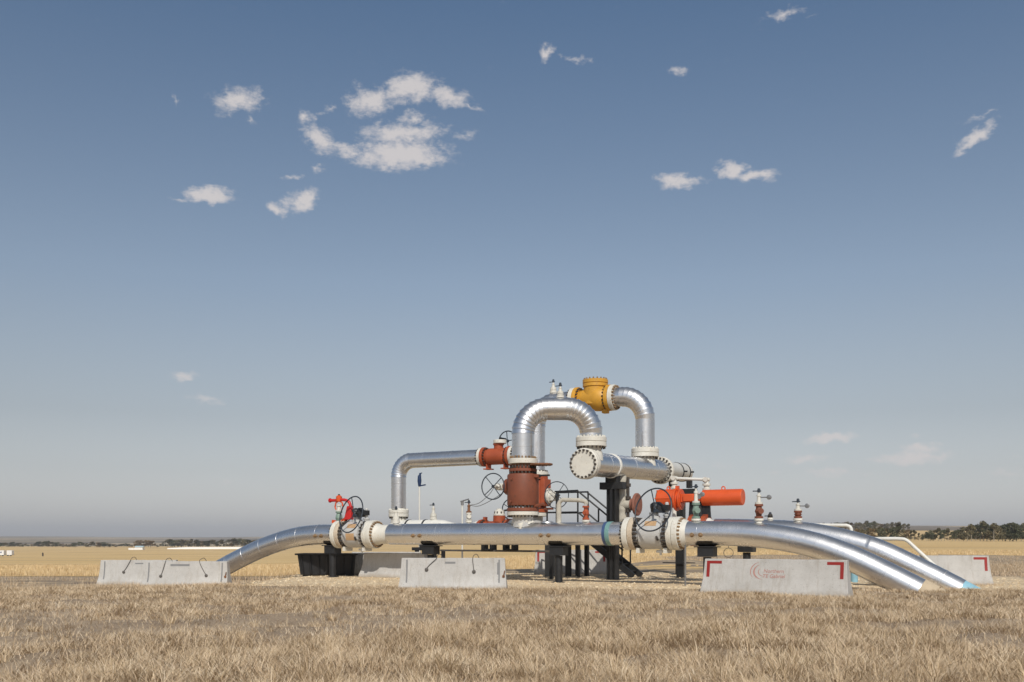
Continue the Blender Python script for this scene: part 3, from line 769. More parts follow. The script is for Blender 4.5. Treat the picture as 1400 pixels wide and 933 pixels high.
# orange valve on the back line seen under the brown valve's wheel
bvv = thing('ball_valve', 'low orange-red valve lying behind the front pipe left of the brown-red valve', 'valve', W(T(680, O_B), O_B, ZB - .4))
ta_ = T(657, O_B); tb_ = T(700, O_B)
mb = MB(); mb.lathe(W(ta_, O_B, ZB - .02), D, [(0, .40), (.12, .42), (.125, .35), (tb_ - ta_ - .16, .35), (tb_ - ta_ - .15, .42), (tb_ - ta_, .42)], 44)
mb.box(W(ta_ + .18, O_B, ZB + .40), (.1, .12, .14), (D, N, ZV)); q = W((ta_ + tb_) / 2 + .12, O_B, ZB + .3); mb.lathe(q, ZV, [(0, .2), (.2, .2)], 24)
mb.m = 1; mb.bolts(W(ta_ + .17, O_B, ZB - .02), D, .385, 20, .026, .09); mb.bolts(W(tb_ - .2, O_B, ZB - .02), D, .385, 20, .026, .09); mb.build('body', [M['red'], M['bolt']], bvv)
mb = MB(); mb.disc(q + ZV * .2, ZV, .19, .07); mb.lathe(q + ZV * .27, ZV, [(0, .17), (.1, .16), (.12, .1), (.16, .1)], 20); mb.m = 1; mb.bolts(q + ZV * .3, ZV, .16, 8, .024, .08); mb.build('bonnet_cap', CREAMB, bvv)
handwheel(bvv, q + ZV * .42 + N * .4 + D * .22, -N, .34, .018, 4, .02, M['rim'])
mb = MB(); mb.cyl(q + ZV * .34, q + ZV * .42 + N * .38 + D * .22, .03, 10); mb.build('shaft', M['black'], bvv)
# feet with square openings
for px in (668.5, 698):
    q = W(T(px, O_B), O_B, 0); zt, zb_ = 1.13, .93
    mb = MB(); wd = .42
    mb.box(q + ZV * (zt + .02) , (wd, .3, .06), (D, N, ZV)); mb.box(q + ZV * zb_, (wd, .3, .04), (D, N, ZV))
    mb.box(q - D * .16 + ZV * (zt + zb_) / 2, (.1, .3, zt - zb_), (D, N, ZV)); mb.box(q + D * .16 + ZV * (zt + zb_) / 2, (.1, .3, zt - zb_), (D, N, ZV)); mb.build('foot', M['black'], bvv)
# back pipe between, with white reducer
bp = thing('pipeline_section', 'back pipe with a white reducer, hidden behind the middle of the front pipe', 'pipe', W(T(820, O_B), O_B, ZB - .33))
mb = MB(); straight(mb, W(T(700, O_B) + .2, O_B, ZB - .05), W(T(945, O_B) - .02, O_B, ZB - .05), .30, 1.3); mb.build('cladding', M['clad'], bp)
mb = MB(); mb.lathe(W(ta_, O_B, ZB - .02), -D, [(0, .39), (.12, .37), (.3, .28), (.8, .27), (.9, .2), (.93, .05)], 32); mb.build('reducer', M['white'], bp)
mb = MB(); mb.lathe(W(tb_, O_B, ZB - .02), D, [(0, .40), (.12, .40), (.2, .3), (.3, .3)], 32); mb.build('weld_neck', M['white'], bp)
# thin beam that carries it
sbm = thing('support_beam', 'thin dark beam on two legs below the orange-red valve behind the middle barrier', 'beam', W(T(676, O_B), O_B, 0))
mb = MB(); mb.bar(W(T(603, O_B), O_B, .89), W(T(757, O_B), O_B, .88), .12, .06); mb.build('beam', M['wire'], sbm)
for px in (606, 754):
    mb = MB(); mb.box(W(T(px, O_B), O_B, .43), (.1, .1, .86), (D, N, ZV)); mb.build('leg', M['black'], sbm)

# ================================================================== SUPPORTS
def pipe_support(tv, o, zt, label):
    b = W(tv, o, 0)
    s_ = thing('pipe_support', label, 'pipe support', b, 'black post supports under the pipes')
    mb = MB(); mb.lathe(b, ZV, [(0, .11), (zt - .31, .11)], 22); mb.build('post', M['black'], s_)
    mb = MB(); mb.lathe(b, ZV, [(0, .22), (.02, .22), (.022, .12)], 22); mb.build('base_plate', M['black'], s_)
    mb = MB(); mb.box(b + ZV * (zt - .17), (.44, .36, .26), (D, N, ZV)); mb.box(b + ZV * (zt - .035), (.62, .42, .03), (D, N, ZV)); mb.build('saddle_box', M['black'], s_, bev=.006)
    mb = MB(); mb.lathe(b - D * .22 + ZV * (zt + .325 - .0), D, [(0, .345), (.44, .345)], 48, cap=False)
    keep = [i for i, p in enumerate(mb.v) if p.z < zt + .12]
    ks = set(keep); mp2 = {k: i for i, k in enumerate(keep)}
    m2 = MB(); m2.add([mb.v[k] for k in keep], [[mp2[i] for i in f] for f in mb.f if all(i in ks for i in f)]); m2.build('saddle', M['black'], s_)
    return s_
pipe_support(T(455, 0), 0, ZC - RC, 'black post support under the left pipe, in front of the black bin')
pipe_support(T(589, 0), 0, ZC - RC, 'black post support above the middle barrier, left of the brown-red valve')
pipe_support(T(764, 0), 0, ZC - RC, 'black round post support under the middle of the front pipe')
pipe_support(T(967, 0), 0, ZC - RC, 'black post support behind the left end of the red cornered front barrier')
pipe_support(T(1021, O_B), O_B, ZB - RB, 'black post support under the rear right pipe, second from the right valve')

fr = thing('support_frame', 'broad black two-legged frame behind the middle post support', 'frame', (1.55, 33.6, 0), None)
b = Vector((1.45, 33.6, 0))
for dx, w in ((-.17, .34), (.45, .2)):
    mb = MB(); mb.box(b + Vector((dx, 0, .58)), (w, .25, 1.16)); mb.build('leg', M['black'], fr)
mb = MB(); mb.box(b + Vector((.12, 0, 1.2)), (1.0, .3, .1)); mb.build('cross_beam', M['black'], fr)
fr2 = thing('support_frame', 'black box frame under the white capped pipe above the middle barrier', 'frame', W(T(580, O_R), O_R, 0))
b = W(T(582, O_R), O_R, 0)
mb = MB(); mb.box(b + ZV * .9, (1.0, .4, .12), (D, N, ZV)); mb.box(b + ZV * 1.18, (.3, .4, .45), (D, N, ZV)); mb.build('cross_beam', M['black'], fr2)
for dd in (-.4, .4):
    mb = MB(); mb.box(b + D * dd + ZV * .44, (.12, .12, .88), (D, N, ZV)); mb.build('leg', M['black'], fr2)
rs = thing('support_frame', 'black column with a red tag under the actuator valve, right of the stairs', 'frame', W(T(931, 5.0), 5.0, 0))
b = W(T(931, 5.0), 5.0, 0)
mb = MB(); mb.box(b + ZV * .62, (.24, .24, 1.24), (D, N, ZV)); mb.build('column', M['black'], rs, bev=.01)
mb = MB(); mb.box(b - N * .125 - D * .02 + ZV * 1.1, (.12, .01, .2), (D, N, ZV)); mb.build('tag', M['redmark'], rs)
mb = MB(); mb.bar(b - D * .55 - N * .2 + ZV * .5, b + D * .55 - N * .2 + ZV * .5, .04, .03); mb.build('cross_bar', M['black'], rs)
mb = MB(); q = PW(937, 801, -.2); q.z = 0; mb.cyl(q, q + ZV * 1.1, .025, 8); tag(mb.build('marker_rod', M['steel'], org=q), 'thin grey steel rod standing under the right grey valve', 'rod')

# ================================================================== SMALL FITTINGS
def small_valve(name, label, base, h, colA, colB, wheel=True, gauge=0, wide=.11, body=.5):
    """vent / bleed valve: bottom flange, painted body, upper flange, needle valve with T handle"""
    v = thing(name, label, 'valve', base)
    z0 = 0; hb = h * body
    mb = MB(); mb.lathe(base, ZV, [(-.05, wide * .8), (.02, wide * .8), (.02, wide * 1.15), (.07, wide * 1.15), (.075, wide * .7), (.11, wide * .6)], 18); mb.build('base_flange', M['cream'], v)
    mb = MB(); mb.lathe(base + ZV * .08, ZV, [(0, wide), (.05, wide), (.055, wide * .65), (hb * .3, wide * .7), (hb * .5, wide * .95), (hb * .7, wide * .7), (hb - .06, wide * .7), (hb - .055, wide), (hb, wide)], 18); 
    if hb > .25:
        mb.lathe(base + ZV * (.08 + hb * .5), (D * .6 - N * .8), [(0, wide * .5), (wide * 1.2, wide * .5), (wide * 1.2, wide * .7), (wide * 1.45, wide * .7)], 12)
    mb.build('body', colA, v)
    q = base + ZV * (.08 + hb)
    mb = MB(); hh = h - hb - .08
    mb.lathe(q, ZV, [(0, wide * .9), (.05, wide * .9), (.055, wide * .5), (hh * .5, wide * .42), (hh * .52, wide * .55), (hh * .62, wide * .55), (hh * .65, wide * .25), (hh * .8, wide * .22)], 14); mb.build('neck', colB, v)
    q2 = q + ZV * hh * .88
    mb = MB(); mb.lathe(q2 - ZV * .05 * h, ZV, [(0, .025), (.01, .04), (.05, .042), (.10, .035), (.115, .018)], 12); mb.cyl(q2 - D * .16, q2 + D * .06, .014, 8); mb.build('handle', M['rim'], v)
    if gauge:
        mb = MB(); s_ = q + ZV * hh * .45; e = s_ + D * gauge
        mb.cyl(s_, e - D * .05, .016, 8); mb.lathe(e + N * .03, -N, [(0, .06), (.045, .065), (.05, .05)], 18); mb.build('pressure_gauge', M['steel'], v)
    return v

def top(px, o, zc, r):
    return W(T(px, o), o, zc + r)
small_valve('vent_valve', 'tall red bodied vent valve with a gauge, left one above the right bend', PW(1037.5, 713, 0), .84, M['brown'], M['cream'], gauge=.27, body=.44)
small_valve('vent_valve', 'shorter red bodied vent valve with a side ring, right one above the right bend', PW(1091, 712.5, O_B), .57, M['brown'], M['cream'], gauge=.25, body=.36)
small_valve('vent_valve', 'faded green vent valve with cream flanges in front of the orange actuator', PW(951.5, 713, 0), 1.0, M['green'], M['cream'], gauge=.18, body=.42)
small_valve('vent_valve', 'small white vent valve on top of the front arch', W(T(766, .5), .5, ZA + RC - .02), .40, M['cream'], M['cream'], wide=.10, body=.2)
small_valve('vent_valve', 'small white vent valve standing just behind the front arch top', W(T(756.5, O_R), O_R, ZR + RR_ - .02), .44, M['cream'], M['cream'], wide=.11, body=.2)
small_valve('vent_valve', 'small white fitting with a dark knob on the white capped pipe', W(T(592.5, O_R), O_R, ZWL + .35), .62, M['cream'], M['cream'], wide=.12, body=.2)
small_valve('vent_valve', 'small cream valve with a dark top at the foot of the left elbow pipe', PW(541.5, 716, .1), .50, M['cream'], M['cream'], wide=.11, body=.22)
small_valve('vent_valve', 'white and brown fitting from which two thin cables run up', PW(641, 715, O_B), .72, M['cream'], M['rust'], wide=.1, body=.35)
small_valve('vent_valve', 'tiny dark vent plug between the two vent valves on the right bend', PW(1053, 711.5, O_B), .12, M['bolt'], M['bolt'], wide=.07, body=.3)

# red locked valve on the left pipe
rl_ = thing('safety_valve', 'orange and green valve with a bright red bent guard pipe on the left pipe', 'valve', PW(463.5, 718, 0))
b = PW(463.5, 718, 0)
mb = MB(); mb.lathe(b - ZV * .05, ZV, [(0, .09), (.05, .09), (.05, .12), (.1, .12), (.105, .08), (.13, .08), (.13, .12), (.18, .12), (.185, .07), (.2, .07)], 18); mb.build('base_flange', M['cream'], rl_)
mb = MB(); mb.lathe(b + ZV * .14, ZV, [(0, .08), (.08, .12), (.18, .1), (.24, .07), (.26, .11), (.31, .11)], 18); mb.build('body', M['green'], rl_)
mb = MB(); mb.lathe(b + ZV * .45, ZV, [(0, .11), (.06, .11), (.065, .06), (.16, .055), (.18, .09), (.22, .09)], 16); mb.build('bonnet', M['cream'], rl_)
mb = MB()
for sg in (-1, 1):
    mb.tube([b + D * (sg * .12) + ZV * .5, b + D * (sg * .17) + ZV * .6, b + D * (sg * .13) + ZV * .74, b + ZV * .80], .025, 8)
mb.lathe(b + ZV * .78, ZV, [(0, .09), (.06, .1), (.16, .1), (.2, .05)], 12)
mb.build('yoke', M['orange'], rl_)
mb = MB(); mb.bar(b - D * .26 + ZV * .12, b + D * .0 + ZV * .08, .12, .1); mb.build('bracket', M['orange'], rl_)
mb = MB(); mb.bar(b + D * .05 + ZV * .02, b + D * .32 + ZV * .22, .14, .1); mb.build('bracket', M['orange'], rl_)
mb = MB(); mb.cyl(b + ZV * .86, b + ZV * 1.02, .035, 10); mb.build('stem', M['bolt'], rl_)
mb = MB(); zt = .82
mb.tube(smooth_curve([b - D * .36 + ZV * zt, b - D * .1 + ZV * zt, b + D * .2 + ZV * (zt + .01), b + D * .40 + ZV * (zt - .05), b + D * .48 + ZV * (zt - .2), b + D * .48 + ZV * (zt - .4)], 8), .05, 14); mb.lathe(b - D * .36 + ZV * zt, -D, [(0, .05), (0, .075), (.04, .075)], 12)
mb.build('guard_pipe', M['bred'], rl_)
mb = MB(); q = b + D * .43 + ZV * .34; mb.add([q + D * x + N * y + ZV * z for (x, y, z) in ((-.16, -.09, -.17), (.14, -.09, -.17), (.14, .09, -.17), (-.16, .09, -.17), (-.03, -.09, .28), (.12, -.09, .28), (.12, .09, .28), (-.03, .09, .28))], [[0, 1, 2, 3], [4, 7, 6, 5], [0, 4, 5, 1], [1, 5, 6, 2], [2, 6, 7, 3], [3, 7, 4, 0]]); mb.build('lock_box', M['bred'], rl_, bev=.015)

# white bleed line with red valve on the middle pipe
bl = thing('bleed_pipe', 'white bent bleed pipe with a small red valve on top of the front pipe', 'pipe', PW(764, 714, 0))
b0 = top(764, 0, ZC, RC - .03); b1 = top(801, 0, ZC, RC - .03); zt = .68
b0z = b0 + ZV * zt; b1z = b1 + ZV * (zt - .02)
mb = MB(); mb.tube(smooth_curve([b0, b0 + ZV * .4, b0 + ZV * (zt - .12), b0z + D * .1, b0z + D * .3, b1z - D * .2, b1z + D * .0 - ZV * .05, b1z - ZV * .13], 8), .06, 14); mb.tube([b0, b0 + ZV * .56], .075, 14); mb.build('pipe', M['wrap'], bl)
mb = MB(); mb.lathe(b1, ZV, [(.03, .09), (.05, .11), (.09, .11), (.1, .07)], 16); mb.build('base_flange', M['cream'], bl)
mb = MB(); mb.lathe(b1 + ZV * .1, ZV, [(0, .1), (.05, .1), (.06, .06), (.12, .06), (.16, .09), (.24, .09), (.28, .06), (.34, .06), (.35, .1), (.40, .1)], 18); mb.lathe(b1 + ZV * .3, -N, [(0, .05), (.13, .05)], 10); mb.build('valve_body', M['red'], bl)
mb = MB(); mb.lathe(W(T(748, 0), 0, ZC + RC - .02), ZV, [(0, .2), (.04, .19), (.06, .12)], 20); mb.build('pad', M['clad_dull'], bl)

# wrapped vertical line with rusty blind disc
O_W = 2.95
wp = thing('wrapped_pipe', 'upright pipe in pale wrapped insulation right of the tall black column', 'pipe', PW(851, 708, O_W))
tt, z1 = P(850.5, 712, O_W)
b = W(tt, O_W, 0)
pts = [b + ZV * (1.75 + i * .1) for i in range(16)]
mb = MB(); mb.tube(pts, [.145 + .02 * ((i * 7) % 3 - 1) for i in range(16)], 20); mb.build('insulation', M['wrap'], wp, ang=60)
tt2, zd = P(869, 690, O_W); dsk = W(tt2, O_W, zd)
mb = MB(); mb.tube([b + ZV * zd, dsk - D * .12], [.15, .13], 18); mb.build('branch', M['wrap'], wp)
mb = MB()
for zz in (1.75, 2.1, 2.5, 2.9):
    mb.lathe(b + D * .2 + ZV * zz, ZV, [(0, .09), (.1, .09)], 12)
mb.cyl(b + D * .2 + ZV * 1.7, b + D * .2 + ZV * 3.2, .05, 10); mb.build('side_line', M['bolt'], wp)
mb = MB(); mb.disc(dsk, D, .355, .09, 44, .02); mb.disc(dsk + D * .085, D, .22, .02, 36, .006); mb.cyl(dsk - D * .14, dsk, .19, 24); tag(mb.build('blind_flange', M['rustdisc'], org=dsk), 'round rusty red blind disc beside the wrapped pipe, left of the orange actuator', 'blind flange')

# white instrument tubing above the actuator
it = thing('instrument_line', 'white thin pipework with two fittings between header and orange actuator', 'pipework', W(T(940, 2.9), 2.9, 2.2))
oI = 2.9
pA = PW(922, 654, oI); pB = PW(966, 656, oI)
mb = MB(); mb.cyl(pA - D * .1, pB + D * .06, .045, 12); mb.cyl(W(T(922, oI), oI, ZB), pA, .065, 12); mb.cyl(W(T(965, oI), oI, ZB), pB, .065, 12); mb.build('pipe', M['white'], it)
for q in (pA, pB):
    mb = MB(); mb.lathe(q - ZV * .32, ZV, [(0, .07), (0, .12), (.06, .12), (.07, .08), (.13, .08), (.14, .12), (.2, .12), (.2, .07)], 14); mb.lathe(q - N * .12, N, [(0, .07), (.24, .07)], 12); mb.lathe(q - D * .1, D, [(0, .08), (.06, .08), (.07, .05), (.2, .05)], 12); mb.build('fitting', M['cream'], it)

# white bent vent pipes by the right bends
O_V = 3.6
q = smooth_curve([PW(1090, 737, O_V), PW(1200, 736.8, O_V), PW(1230, 737, O_V), PW(1240, 739.5, O_V), PW(1252, 750, O_V), PW(1275, 771, O_V), PW(1302, 795, O_V), PW(1330, 819, O_V)], 6)
mb = MB(); mb.tube(q, .05, 12); tag(mb.build('bent_pipe', M['white'], org=Vector((q[-1].x, q[-1].y, 0))), 'long white pipe that bends down in front of the far right barrier', 'pipe')
q = smooth_curve([PW(1100, 718, 5.0), PW(1150, 718.5, 5.0), PW(1158, 719, 5.0), PW(1163, 722, 5.0), PW(1164.5, 732, 5.0)], 6)
q.append(W(T(1164.5, 5.0), 5.0, 0))
mb = MB(); mb.tube(q, .055, 12); tag(mb.build('bent_pipe', M['white'], org=q[-1]), 'short white hooked pipe showing above the rear right pipe', 'pipe')
q = PW(1168, 798, 4.3); q.z = 0
mb = MB(); mb.lathe(q, ZV, [(0, .1), (.42, .1), (.43, .06), (1.0, .06)], 16); tag(mb.build('blue_post', M['ltblue'], org=q), 'light blue coated stub post between barrier and right pipe', 'post')

# poles behind
q = W(T(573.5, 7.8), 7.8, 0); zt = PW(573.5, 648, 7.8).z
wpole = thing('marker_pole', 'thin white pole with a dark blue marker at its top', 'pole', q)
mb = MB(); mb.cyl(q, q + ZV * (zt - .5), .032, 8); mb.build('pole', M['white'], wpole)
mb = MB(); mb.tube([q + ZV * (zt - .52), q + ZV * (zt - .3), q + ZV * (zt - .1), q + ZV * zt + D * .05], [.05, .085, .07, .03], 10); mb.bar(q + ZV * (zt - .5), q + ZV * (zt - .46) + D * .3, .04, .05); mb.tube([q + ZV * zt, q + ZV * (zt + .03) + D * .12], [.03, .02], 8); mb.build('marker', M['navy'], wpole)
q = W(T(632, 3.0), 3.0, 0); zt = PW(632, 686, 3.0).z
tp = thing('vent_pole', 'thin white post with a cross arm behind the front pipe', 'pole', q)
mb = MB(); mb.cyl(q + ZV * 1.0, q + ZV * zt, .03, 8); mb.cyl(q, q + ZV * 1.0, .03, 8); mb.build('pole', M['white'], tp)
mb = MB(); mb.cyl(q + ZV * zt - D * .07, q + ZV * (zt + .08) + D * .26, .022, 8); mb.lathe(q + ZV * (zt - .12), ZV, [(0, .05), (.15, .05)], 10); mb.build('arm', M['steel'], tp)
cA = PW(642, 691, O_B)
for k, (xa, ya, xb, yb) in enumerate(((655, 688, 677, 664), (655, 692, 690, 672))):
    pts = smooth_curve([cA, PW(xa, ya, O_B), PW((xa + xb) / 2 + 3, (ya + yb) / 2, 1.0), PW(xb, yb, -.1)], 8)
    mb = MB(); mb.tube(pts, .009, 6); tag(mb.build('cable', M['wire'], org=cA), ('upper' if k == 0 else 'lower') + ' of two thin cables rising to the brown-red valve handwheel', 'cable')
mb = MB(); q = PW(996, 756, 1.2); mb.ring(q, (-N + D * .3), .13, .008, 28, 6); mb.cyl(q + ZV * .12, q + ZV * .35, .008, 6); tag(mb.build('wire_loop', M['wire'], org=q), 'thin wire loop hanging below the right front pipe', 'wire loop')

# ================================================================== STAIR PLATFORM
sp = thing('stair_platform', 'black steel crossover platform with handrails and stairs behind the front pipe', 'platform', W(-.2, 4.9, 0))
oa_, ob_ = 4.2, 4.9; tp0, tp1 = T(748, oa_), T(790, oa_)
ZD = 1.55; TS = T(866, oa_) ; 
mb = MB(); mb.box((W(tp0, oa_, ZD) + W(tp1, ob_, ZD)) / 2, (tp1 - tp0, ob_ - oa_, .06), (D, N, ZV)); mb.build('deck', M['black'], sp)
for t_, o_ in ((tp0 + .04, oa_), (tp1, oa_), (tp0 + .04, ob_), (tp1, ob_)):
    mb = MB(); mb.box(W(t_, o_, ZD / 2), (.13, .13, ZD), (D, N, ZV)); mb.build('leg', M['black'], sp)
for o_ in (oa_, ob_):
    mb = MB(); dt = T(800, oa_) - tp1 if False else 0
    mb.bar(W(tp1 - .05, o_, ZD + .02), W(TS, o_, 0.05), .06, .2); mb.build('stringer', M['black'], sp)
    mb = MB(); zr = PW(775, 672, oa_).z
    if o_ == oa_:
        mb.tube([W(tp0 + .3, o_, zr), W(tp1, o_, zr + .02)], .028, 8); mb.tube([W(tp0, o_, ZD + .62), W(tp1, o_, ZD + .62)], .028, 8)
        posts = [(tp0, ZD, ZD + .62), (tp0 + .42, ZD, zr), (tp1, ZD, zr + .02)]
    else:
        mb.tube([W(tp0, o_, zr), W(tp1 + .05, o_, zr)], .028, 8); mb.tube([W(tp0, o_, ZD + .62), W(tp1, o_, ZD + .62)], .028, 8)
        posts = [(tp0, ZD, zr), (tp1 + .05, ZD, zr)]
    sl = (ZD) / (TS - tp1)
    for f in (0.38, 0.80):
        tq = tp1 + (TS - tp1) * f; zq = ZD - sl * (tq - tp1); posts.append((tq, zq, zq + (zr - ZD) * .98))
    for (tq, za_, zb_) in posts:
        mb.tube([W(tq, o_, za_), W(tq, o_, zb_)], .028, 8)
    te = tp1 + (TS - tp1) * .82
    mb.tube([W(tp1, o_, zr), W(te, o_, zr - sl * (te - tp1))], .028, 8); mb.tube([W(tp1, o_, ZD + .62), W(te, o_, ZD + .62 - sl * (te - tp1))], .028, 8)
    mb.build('handrail', M['black'], sp)
for k in range(1, 7):
    f = k / 7; mb = MB(); mb.box(W(tp1 + (TS - tp1) * f, (oa_ + ob_) / 2, ZD * (1 - f)), (.26, ob_ - oa_ - .06, .04), (D, N, ZV)); mb.build('tread', M['black'], sp)

# ================================================================== BLACK BIN
bn = thing('bin', 'open black plastic ribbed container on the gravel below the left valve', 'container', (-6.3, 34.8, 0))
b = Vector((-6.32, 34.75, 0.03)); ax_ = (Vector((.995, -.08, 0)).normalized(), Vector((.08, .995, 0)).normalized(), ZV)
def taper(mb, w0, d0, w1, d1, z0, z1, th=.03):
    def rect(w, d, z):
        return [b + ax_[0] * (sx * w / 2) + ax_[1] * (sy * d / 2) + ZV * z for sx, sy in ((-1, -1), (1, -1), (1, 1), (-1, 1))]
    vs = rect(w0, d0, z0) + rect(w1, d1, z1) + rect(w1 - th, d1 - th, z1) + rect(w0 - th, d0 - th, z0 + th)
    fs = [[0, 3, 2, 1]] + [[i, (i + 1) % 4, 4 + (i + 1) % 4, 4 + i] for i in range(4)] + [[4 + i, 4 + (i + 1) % 4, 8 + (i + 1) % 4, 8 + i] for i in range(4)] + [[8 + i, 8 + (i + 1) % 4, 12 + (i + 1) % 4, 12 + i] for i in range(4)] + [[12, 13, 14, 15]]
    mb.add(vs, fs)
mb = MB(); taper(mb, 1.88, 1.0, 2.04, 1.16, 0, .70)
for i in range(7):
    x = -.84 + i * .28; lean = .075
    for sy in (-1,):
        a = b + ax_[0] * x + ax_[1] * (sy * .505) + ZV * .03; c_ = b + ax_[0] * x * 1.07 + ax_[1] * (sy * .585) + ZV * .68
        mb.bar(a, c_, .09, .05)
mb.build('tub', M['plastic'], bn, bev=.008)
mb = MB()
for (dx, dy, sx, sy) in ((0, -.60, 2.2, .09), (0, .60, 2.2, .09), (-1.05, 0, .09, 1.2), (1.05, 0, .09, 1.2)):
    mb.box(b + ax_[0] * dx + ax_[1] * dy + ZV * .715, (sx, sy, .06 - .004 * (sx > sy)), ax_)
mb.build('rim', M['plastic'], bn, bev=.012)
for dx in (-.75, .75):
    mb = MB(); mb.box(b + ax_[0] * dx - ZV * .015, (.25, .9, .06), ax_); mb.build('runner', M['plastic'], bn)

# ================================================================== CONCRETE BARRIERS
def barrier(label, L, mid, ang, z0, kind, h=.81, marks=True, cables=None, plates=None, grooves=True):
    """concrete barrier: local x along the length, -y towards the viewer"""
    r = thing('concrete_barrier', label, 'barrier', (0, 0, 0), 'concrete barriers round the pipes')
    if kind == 'jersey':
        prof = [(.31, 0), (.31, .09), (.275, .14), (.20, .26), (.155, .40), (.125, .58), (.105, h)]
    else:
        prof = [(.29, 0), (.285, .08), (.185, .34), (.135, .62), (.11, h)]
    nseg = 24; vs = []; fs = []
    ring_ = [(-y, z) for y, z in prof] + [(y, z) for y, z in reversed(prof)]
    n = len(ring_)
    for i in range(nseg + 1):
        f = i / nseg * 2 - 1
        for (y, z) in ring_:
            hl = L / 2 - .075 * (z / h) ** .7
            vs.append(Vector((f * hl, y + random.uniform(-.002, .002), z + (random.uniform(-.004, .004) if z == h else 0))))
    for i in range(nseg):
        for k in range(n):
            k2 = (k + 1) % n
            fs.append([i * n + k, i * n + k2, (i + 1) * n + k2, (i + 1) * n + k])
    fs.append(list(range(n))[::-1]); fs.append([nseg * n + k for k in range(n)])
    mb = MB(); mb.add(vs, fs); mb.build('body', M['concrete'], r, bev=.012, ang=40)
    def yat(z):
        zs = [p[1] for p in prof]; ys = [p[0] for p in prof]
        return -float(np.interp(z, zs, ys))
    def facequad(mb, x0, x1, z0_, z1_, off=.003):
        vs = []; zz = [z0_ + (z1_ - z0_) * i / 6 for i in range(7)]
        for z in zz:
            for x in (x0, x1):
                vs.append(Vector((x, yat(z) - off, z)))
        for z in zz:
            for x in (x0, x1):
                vs.append(Vector((x, yat(z) + .01, z)))
        fs = [[2 * i, 2 * i + 1, 2 * i + 3, 2 * i + 2] for i in range(6)]
        q_ = 14
        for i in range(6):
            fs.append([2 * i, 2 * i + 2, q_ + 2 * i + 2, q_ + 2 * i]); fs.append([2 * i + 1, q_ + 2 * i + 1, q_ + 2 * i + 3, 2 * i + 3])
        fs.append([0, q_, q_ + 1, 1]); fs.append([12, 13, q_ + 13, q_ + 12])
        mb.add(vs, fs)
    if kind == 'corner' and marks:
        for sg in (-1, 1):
            mb = MB(); e = sg * (L / 2 - .13)
            xs = sorted((e, e - sg * .36)); facequad(mb, xs[0], xs[1], h - .11, h - .045)
            xs = sorted((e, e - sg * .075)); facequad(mb, xs[0], xs[1], h - .42, h - .11, .0032)
            mb.build('corner_mark', M['redmark'], r)
    for (x0, z0_, x1) in cables or []:
        pts = [Vector((x0, yat(z0_) - .012, z0_)), Vector((x0 + (x1 - x0) * .35, yat(z0_ + .1) - .022, z0_ + .1)), Vector((x1, yat(h - .03) - .02, h - .02)), Vector((x1 + .03, -.06, h + .07)), Vector((x1 + .1, .0, h + .09)), Vector((x1 + .15, .06, h - .01))]
        mb = MB(); mb.tube(smooth_curve(pts, 6), .0085, 8); mb.lathe(pts[0] + Vector((0, .02, -.03)), Vector((0.1, -1, .2)), [(0, .042), (.04, .046), (.05, .02)], 12); mb.build('lifting_cable', M['wire'], r)
    for (x0, x1, z0_, z1_) in plates or []:
        mb = MB(); facequad(mb, x0, x1, z0_, z1_, .0025); mb.build('recess', M['plate'], r)
    if grooves and kind == 'jersey':
        for sg in (-1, 1):
            mb = MB(); e = sg * (L / 2 - .21); facequad(mb, e - .02, e + .02, .2, h - .04, .002); mb.build('groove', M['plate'], r)
        mb = MB(); mb.cyl(Vector((L / 2 - .1, yat(.36), .36)), Vector((L / 2 - .1, yat(.36) - .03, .36)), .035, 12); mb.tube([Vector((L / 2 - .1, yat(.36) - .03, .36)), Vector((L / 2 - .07, yat(.4) - .03, .5))], .014, 8); mb.build('end_loop', M['rust'], r)
    r.location = (mid[0], mid[1], z0); r.rotation_euler = (0, 0, ang)
    r['_h'] = h; del r['_h']
    return r, yat

cabM = [(-.55, .50, -.30), (.47, .47, .36)]
bM, _ = barrier('plain concrete barrier in front of the middle post, with two dark lifting cables', 2.72, ((620 - 700) / 54.6, 24.9), R(-1.5), -.02, 'jersey', cables=[(-.66, .55, -.42), (.52, .50, .49)], plates=[(-.20, .06, .67, .72), (1.10, 1.155, .40, .70)])
bLf, _ = barrier('plain concrete barrier overlapping another at the far left, nearer one', 2.6, ((258.5 - 700) / 46.0, 29.4), R(-2), -.20, 'jersey', cables=[(-.72, .40, -.6), (.63, .42, .42)], plates=[(-.45, .12, .67, .73)])
bLb, _ = barrier('plain concrete barrier partly hidden behind its neighbour at the far left', 2.55, ((194 - 700) / 42.0, 32.2), R(2), -.22, 'jersey', cables=[(-.45, .45, -.25)], plates=[(-.1, .16, .68, .72)])
bS1, _ = barrier('concrete barrier half in the shadow of the front pipe, left of the middle barrier', 2.6, tuple(W(T(497, .8) + 1.32, .8, 0))[:2], R(-29.5), 0, 'jersey', plates=[], grooves=False)
bS2, _ = barrier('concrete barrier showing its end between the black bin and the shaded barrier', 2.6, ((528 - 700) / 38.2, 35.7), R(0), 0, 'jersey', grooves=False)
bB, _ = barrier('red cornered concrete barrier behind the stairs, its right half in shade', 2.7, ((781 - 700) / 38.0, 35.9), R(-2), 0, 'corner', .88)
bR, yatR = barrier('long red cornered concrete barrier in front of the right bend, with faded red logo', 3.38, (6.0, 22.75), R(-30), -.03, 'corner', .83)
bF, _ = barrier('red cornered concrete barrier at the far right, behind the pipe ends', 3.1, ((1277 - 700) / 49.5, 27.6), R(-4), -.03, 'corner', .84)
